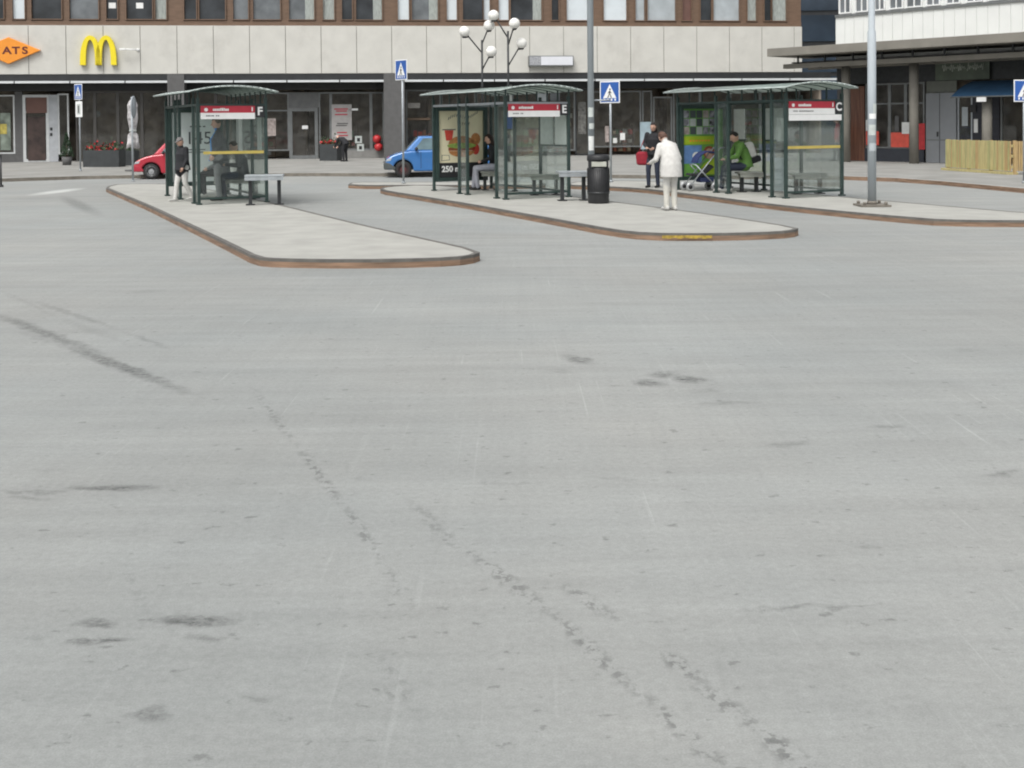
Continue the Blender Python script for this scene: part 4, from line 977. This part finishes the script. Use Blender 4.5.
def person(px, py, yaw, label, pose, over, cols, k=1.0, hair='short', z=PZ, hem=0.0, haircol=(.04,.025,.015), flare=1.0, build=1.0, group=None):
    p = G(px, py, z); t = thing('person', label, 'person', (p.x, p.y, z), yaw); t.scale = (k, k, k)
    J = {}
    for n_, v in pose.items():
        if n_ in ('sh','el','wr','hip','kn','an'): J[n_+'R'] = Vector(v); J[n_+'L'] = Vector((-v[0], v[1], v[2]))
        else: J[n_] = Vector(v)
    for n_, v in over.items(): J[n_] = Vector(v)
    mb = MB(); bones = []
    def seg(a, r0, b, r1, reg): tcap(mb, a, r0, b, r1); bones.append((Vector(a), Vector(b), r0, r1, reg))
    xa = (J['shR']-J['shL']).normalized(); B_ = build
    pv, wa, ch, nk, hd = J['pelvis'], J['waist'], J['chest'], J['neck'], J['head']
    up = (nk-ch).normalized()
    eloft(mb, [(pv-(wa-pv).normalized()*.10,.10,.08),(pv-(wa-pv).normalized()*.04,.155,.11),(pv,.165*B_,.12*B_),(wa,.145*B_,.105*B_),(ch,.178*B_,.125*B_),(ch+(nk-ch)*.55,.18*B_,.10),(ch+(nk-ch)*.85,.12,.075),(nk,.06,.06)], xa)
    bones.append((pv-(wa-pv).normalized()*.06, pv, .15, .15, 'leg')); bones.append((wa, ch, .15, .16, 'top')); bones.append((pv+(wa-pv)*.3, wa, .15, .15, 'top')); bones.append((ch, ch+(nk-ch)*.7, .16, .13, 'top'))
    for s in (-.14, .14): bones.append((ch+(nk-ch)*.5+xa*s, wa+xa*s*.7, .06, .05, 'top'))
    if hem:
        dn = (pv-wa).normalized(); hb = pv+dn*hem if 'hemdir' not in over else pv+J['hemdir']*hem
        eloft(mb, [(ch,.19*B_,.135*B_),(wa,.175*B_*flare,.135*B_*flare),(pv,.195*B_*flare,.155*B_*flare),(hb,.205*B_*flare,.17*B_*flare)], xa)
        bones.append((wa, hb-(hb-pv)*.12, .19*flare, .21*flare, 'top'))
    seg(nk-up*.03, .058, hd-up*.05, .052, 'skin')
    fwd = up.cross(xa).normalized(); fwd = -fwd if fwd.y < 0 and 'back' not in over else fwd
    hdir = (hd-nk).normalized(); fx = xa; fy = hdir.cross(fx).normalized(); fy = fy if fy.y > 0 else -fy
    Th = Matrix((fx, fy, hdir)).transposed()
    mb.ball(hd, (.076,.095,.112), n=18, T=Th); mb.ball(hd+Th@Vector((0,.035,-.06)), (.055,.055,.05), n=12, T=Th)
    bones.append((hd-hdir*.05, hd+hdir*.05, .08, .08, 'skin'))
    tcap(mb, hd+Th@Vector((0,.09,.015)), .010, hd+Th@Vector((0,.108,-.02)), .015, n=8)
    for s in (-1,1): mb.ball(hd+Th@Vector((s*.077,-.005,-.005)), (.012,.02,.032), n=8, T=Th)
    for sd_ in 'RL':
        sg_ = 1 if sd_ == 'R' else -1
        sh, el, wr, hp, kn, an = (J[q+sd_] for q in ('sh','el','wr','hip','kn','an'))
        th = 1.18 if hem else 1.0
        seg(sh, .062*th, el, .046*th, 'top'); seg(el, .046*th, wr-(wr-el).normalized()*.01, .034*th, 'top')
        # hand : palm, four fingers of unequal length bent twice, thumb from the side
        d = (wr-el).normalized(); side = xa*(-sg_); side = (side-d*side.dot(d)).normalized(); nrm = d.cross(side)
        palm = wr+d*.07; tcap(mb, wr, .024, palm-side*.0, .026, n=10); mb.ball(wr+d*.055,(.03,.03,.03),n=8); bones.append((wr+d*.02, palm, .026, .026, 'skin'))
        thd = nrm if abs(nrm.y) > .3 else side
        thd = thd if thd.dot(Vector((0,1,.2))) > 0 else -thd
        lat = d.cross(thd).normalized()
        for i_, ln in enumerate((.068,.076,.070,.055)):
            o_ = thd*(.027-.018*i_)
            a_ = palm+o_; b1 = a_+d*ln*.55+side*.008; b2_ = b1+(d*.75+side*.65).normalized()*ln*.5
            tcap(mb, a_, .0095, b1, .009, n=6); tcap(mb, b1, .009, b2_, .0075, n=6); bones.append((a_, b2_, .012, .012, 'skin'))
        a_ = wr+d*.03+thd*.022; b1 = a_+(thd*.8+d*.6)*.034; b2_ = b1+(d+thd*.2).normalized()*.028
        tcap(mb, a_, .012, b1, .0105, n=6); tcap(mb, b1, .0105, b2_, .009, n=6); bones.append((a_, b2_, .012, .012, 'skin'))
        lt = 1.15
        seg(hp, .088*lt*B_, kn, .060*lt, 'leg'); seg(kn, .060*lt, an, .046*lt, 'leg')
        td = J.get('toe'+sd_, Vector((0,1,0))).normalized()
        heel = an+Vector((0,0,-.045))-td*.04; toe = an+td*.17+Vector((0,0,-.06)); 
        seg(heel, .042, toe, .030, 'shoe'); tcap(mb, an, .043, heel+td*.03, .042)
    # flatten soles
    for v in mb.v: v.z = max(v.z, .0) if v.z > -.2 else v.z
    me = bpy.data.meshes.new('tmp'); me.from_pydata([tuple(v) for v in mb.v], [], mb.f); o = bpy.data.objects.new('tmp', me); C.objects.link(o)
    md = o.modifiers.new('r','REMESH'); md.mode = 'VOXEL'; md.voxel_size = .011; md.use_smooth_shade = True
    sm = o.modifiers.new('s','SMOOTH'); sm.factor = .5; sm.iterations = 3
    dg = bpy.context.evaluated_depsgraph_get(); me2 = bpy.data.meshes.new_from_object(o.evaluated_get(dg)); bpy.data.objects.remove(o)
    me2.name = 'body'; names = ['skin','top','leg','shoe','front']
    me2.materials.clear()
    for n_ in names: me2.materials.append(cols.get(n_, cols['top']))
    idx = []
    for f_ in me2.polygons:
        c = f_.center; best = 1e9; rg = 'top'
        for a_, b2_, r0, r1, reg in bones:
            ab = b2_-a_; u = max(0, min(1, (c-a_).dot(ab)/max(ab.length_squared,1e-9))); dd_ = (c-(a_+ab*u)).length-(r0+(r1-r0)*u)
            if dd_ < best: best = dd_; rg = reg
        if rg == 'top' and 'front' in cols:
            q = c-ch; 
            if -.11 < q.dot(xa) < .07 and q.y > .02: rg = 'front'
        idx.append(names.index(rg))
    me2.polygons.foreach_set('material_index', idx); me2.polygons.foreach_set('use_smooth', [True]*len(idx))
    body = bpy.data.objects.new('body', me2); C.objects.link(body); body.parent = t
    hm = mat('hair', haircol, .7, 0, .3, 30)
    hb = MB(); n = 20
    for a in range(9):
        ph = R(8+a*(11 if hair not in ('long','bob') else 13.5))
        for j in range(n):
            th_ = 2*math.pi*j/n; fr = math.sin(th_) # forward = +
            lim = ph if fr < .25 else min(ph, R(52))
            if hair == 'cap': lim = min(ph, R(72))
            r_ = 1.10 if hair != 'cap' else 1.16
            q = Vector((.076*r_*math.sin(lim)*math.cos(th_), .097*r_*math.sin(lim)*math.sin(th_)-.006, .112*r_*math.cos(lim)+.004))
            q *= 1+.03*noise.noise(q*60); hb.v.append(hd+Th@q)
    for a in range(8):
        for j in range(n):
            j2 = (j+1) % n; hb.f.append([a*n+j,a*n+j2,(a+1)*n+j2,(a+1)*n+j]); hb.m.append(0); hb.sm.append(True)
    hb.f.append(list(range(n))); hb.m.append(0); hb.sm.append(True)
    if hair == 'long': hb.ball(hd+Th@Vector((0,-.06,-.08)),(.085,.055,.14),n=12,T=Th)
    ho = hb.build('cap' if hair == 'cap' else 'hair', hm, t, solid=.006)
    if hair == 'cap': MB().ball(hd+Th@Vector((0,.10,.045)),(.06,.055,.008),n=12,T=Th).build('cap_peak', hm, ho)
    for s in (-1,1): MB().ball(hd+Th@Vector((s*.03,.086,.012)),(.011,.006,.007),n=8,T=Th).build('eye', m_black, t)
    MB().ball(hd+Th@Vector((0,.088,-.052)),(.022,.006,.005),n=8,T=Th).build('mouth', m_red, t)
    return t, J
cm = lambda n, c, v=.12: mat(n, c, .85, 0, v, 14, bump=.3)
blk = cm('black_cloth',(.016,.017,.02)); wht = cm('white_cloth',(.56,.555,.53),.08); cream = cm('cream_cloth',(.55,.54,.49),.08); greyt = cm('grey_trousers',(.15,.155,.16)); dkgrey = cm('charcoal_cloth',(.035,.037,.043)); jean = cm('dark_jeans',(.025,.032,.055)); grn = cm('green_jacket',(.10,.215,.045)); lilac = cm('pale_lilac_trousers',(.36,.37,.42)); shoe_d = cm('dark_shoe',(.02,.02,.02)); shoe_l = cm('light_shoe',(.45,.45,.43)); bluesh = cm('blue_shirt',(.03,.22,.55)); maroon = cm('maroon_jacket',(.35,.02,.04)); 
# facing left in the photo = yaw +90deg (local +Y -> world -X)
person(183,201.5,R(135),'child in a black jacket and white trousers walking beside the F shelter',STAND,
  dict(elR=(.26,-.10,1.17),wrR=(.30,-.20,.95),elL=(-.25,.0,1.15),wrL=(-.25,.12,.93),knR=(.10,.12,.50),anR=(.10,.17,.10),knL=(-.10,-.02,.49),anL=(-.10,-.22,.13),head=(0,.06,1.61)),
  dict(skin=m_skin,top=blk,leg=wht,shoe=shoe_l),k=.80,hair='cap',haircol=(.16,.15,.15),hem=.08,build=1.2)
person(219,200.4,R(105),'man in a dark jacket over a blue shirt standing in the F shelter',STAND,
  dict(elR=(.26,-.14,1.20),wrR=(.20,-.13,.97),elL=(-.25,-.05,1.16),wrL=(-.2,.10,.96)),
  dict(skin=m_skin,top=dkgrey,leg=greyt,shoe=shoe_d,front=bluesh),k=1.04,hem=.10,haircol=(.11,.08,.06),build=1.2)
person(243,199.0,R(100),'seated person in dark clothes at the right of the F shelter',SIT,
  dict(head=(0,.20,1.22),neck=(0,.12,1.07),wrR=(.12,.36,.80),wrL=(-.12,.36,.80)),dict(skin=m_skin,top=dkgrey,leg=jean,shoe=shoe_d),k=.96,hem=.03)
person(224,196.5,R(95),'person seated behind the standing man with dark trousers and pale shoes',SIT,
  dict(knR=(.12,.46,.55),anR=(.12,.56,.09)),dict(skin=m_skin,top=greyt,leg=blk,shoe=shoe_l),k=1.0,hem=.02)
person(494,189.6,R(92),'seated woman with long hair, black top and pale grey trousers',SIT,
  dict(wrR=(.08,.30,.70),wrL=(-.08,.30,.70),head=(0,.12,1.25),anR=(.12,.50,.09),anL=(-.12,.40,.09)),dict(skin=m_skin,top=blk,leg=lilac,shoe=shoe_d),k=1.0,hair='long',haircol=(.03,.015,.01))
person(671,210.3,R(22),'stooping woman in a white coat and cream trousers seen from behind',STAND,
  dict(pelvis=(0,-.02,.90),waist=(0,.0,1.04),chest=(0,.09,1.22),neck=(0,.20,1.34),head=(-.02,.27,1.43),shR=(.150,.15,1.26),shL=(-.150,.15,1.26),elR=(.235,.08,1.01),wrR=(.20,.20,.80),elL=(-.25,.14,1.00),wrL=(-.24,.38,.93),knR=(.08,.03,.5),knL=(-.08,.03,.5),anR=(.075,-.01,.09),anL=(-.08,.03,.09),
       hipR=(.08,-.02,.90),hipL=(-.08,-.02,.90),hemdir=(0,0,-1)),
  dict(skin=m_skin,top=wht,leg=cream,shoe=shoe_l),k=.94,hair='bob',hem=.24,flare=1.12,haircol=(.09,.045,.03),build=.98)
_p, _ = person(654,187.5,R(150),'person in a black jacket and dark jeans standing beyond the stooping woman',STAND,
  dict(elR=(.25,.03,1.15),wrR=(.10,.26,1.08),elL=(-.25,.03,1.15),wrL=(-.12,.24,1.06),anR=(.12,.08,.09),knR=(.12,.10,.5)),dict(skin=m_skin,top=blk,leg=jean,shoe=shoe_d),k=.93,hair='long',haircol=(.02,.012,.01),hem=.05)
_g, GJ = person(745.5,191.4,R(96),'man in a green jacket with a backpack seated in the C shelter',SIT,
  dict(neck=(0,.16,1.06),chest=(0,.09,.92),head=(0,.25,1.20),shR=(.185,.14,1.02),shL=(-.185,.14,1.02),elR=(.25,.26,.78),wrR=(.10,.46,.72),elL=(-.25,.26,.78),wrL=(-.10,.46,.72),anR=(.12,.50,.09)),
  dict(skin=m_skin,top=grn,leg=jean,shoe=shoe_l),k=1.06,hem=.03,haircol=(.015,.012,.01),build=1.1)
person(838,161,R(80),'person in a maroon red jacket walking on the far pavement',STAND,
  dict(elR=(.26,-.10,1.15),wrR=(.26,-.08,.90),knL=(-.1,.12,.5),anL=(-.1,.15,.09),anR=(.1,-.18,.10)),dict(skin=m_skin,top=maroon,leg=dkgrey,shoe=shoe_d),k=1.0,hem=.08)
person(345,161.5,R(60),'small dark figure in black bending by the notice poster',STAND,
  dict(pelvis=(0,-.06,.85),waist=(0,.0,.96),chest=(0,.16,1.06),neck=(0,.30,1.12),head=(0,.42,1.16),shR=(.18,.26,1.08),shL=(-.18,.26,1.08),elR=(.2,.36,.84),wrR=(.15,.5,.72),elL=(-.2,.36,.84),wrL=(-.15,.5,.72),hipR=(.09,-.05,.84),hipL=(-.09,-.05,.84)),
  dict(skin=m_skin,top=blk,leg=blk,shoe=shoe_d),k=.92,hair='cap',haircol=(.5,.5,.5),hem=.05)
# things people carry
def at_person(pt, loc): return pt.matrix_basis @ Vector(loc)
bpy.context.view_layer.update()
w = at_person(_p, (.27,.02,.78)); t = thing('shoulder_bag','red shoulder bag hanging on the person in black','bag',w,R(150))
MB().prism([(-.19,-.17),(.19,-.17),(.22,.12),(.14,.17),(-.14,.17),(-.22,.12)],-.08,.08).build('bag_body', cm('dark_red_leather',(.27,.016,.03)), t, bevel=.06, seg=4)
MB().tube((-.14,0,.16),(-.06,0,.62),.01,n=6).tube((.14,0,.16),(-.06,0,.62),.01,n=6).build('strap', m_red, t)
w = at_person(_g, (0,-.11,.86)); t = thing('backpack','white and black backpack worn by the man in the green jacket','backpack',w,R(96)); t.rotation_euler[0] = -R(18)
MB().prism([(-.15,-.12),(.15,-.12),(.16,.15),(.12,.24),(-.12,.24),(-.16,.15)],-.10,.09).build('upper_pack', wht, t, bevel=.05, seg=4)
MB().prism([(-.16,-.26),(.16,-.26),(.17,-.115),(-.17,-.115)],-.16,.09).build('lower_pack', blk, t, bevel=.04, seg=4)
for s in (-1,1): MB().tube((s*.10,.08,.2),(s*.13,.28,.22),.018,n=6).tube((s*.13,.28,.22),(s*.14,.30,-.05),.018,n=6).tube((s*.14,.30,-.05),(s*.12,.05,-.2),.015,n=6).build('strap', blk, t)
# handbag on the white coated woman's arm
# stroller
p = G(700,190.5,PZ); t = thing('stroller','navy blue folding stroller with grey wheels in front of the C shelter advert','stroller',(p.x,p.y,PZ),R(192))
for i, (x, y) in enumerate(((-.30,-.22),(-.30,.22),(.32,-.20),(.32,.20))):
    wv = MB().lathe((x,y,.10),[(.05,-.02),(.095,-.022),(.105,0),(.095,.022),(.05,.02)],axis='y',n=20).build('wheel', m_chrome, t)
    MB().lathe((x,y,.10),[(.001,-.014),(.05,-.012),(.05,.012),(.001,.014)],axis='y',n=14).build('hub', m_black, wv)
fr = MB()
for s in (-1,1):
    fr.tube((.32,s*.20,.12),(-.42,s*.2,1.0),.014,n=8).tube((-.30,s*.22,.12),(.18,s*.2,.62),.014,n=8).tube((-.42,s*.2,1.0),(-.52,s*.2,1.02),.018,n=8)
fr.tube((-.3,-.2,.14),(-.3,.2,.14),.012).tube((.3,-.18,.14),(.3,.18,.14),.012).tube((.18,-.2,.62),(.18,.2,.62),.012).build('frame', m_steel, t)
MB().prism([(-.22,.62),(.0,.40),(.28,.42),(.30,.36),(.0,.32),(-.30,.56)],-.17,.17).build('seat', blk, t, bevel=.015)
hd_ = MB()
pr = arc(-.18,.60,.34,.34,10,120,8); pr2 = arc(-.18,.60,.31,.31,10,120,8)
hd_.prism(pr+list(reversed(pr2)),-.18,.18).build('hood', cm('navy_hood',(.02,.035,.12)), t)
MB().box((-.3,-.15,.2),(.05,.15,.32)).build('basket', cm('navy_basket',(.02,.03,.09)), t, bevel=.02)
# white paper bag by the near fin of the C shelter is a notice (part of shelter); cup on the blue car side post skipped
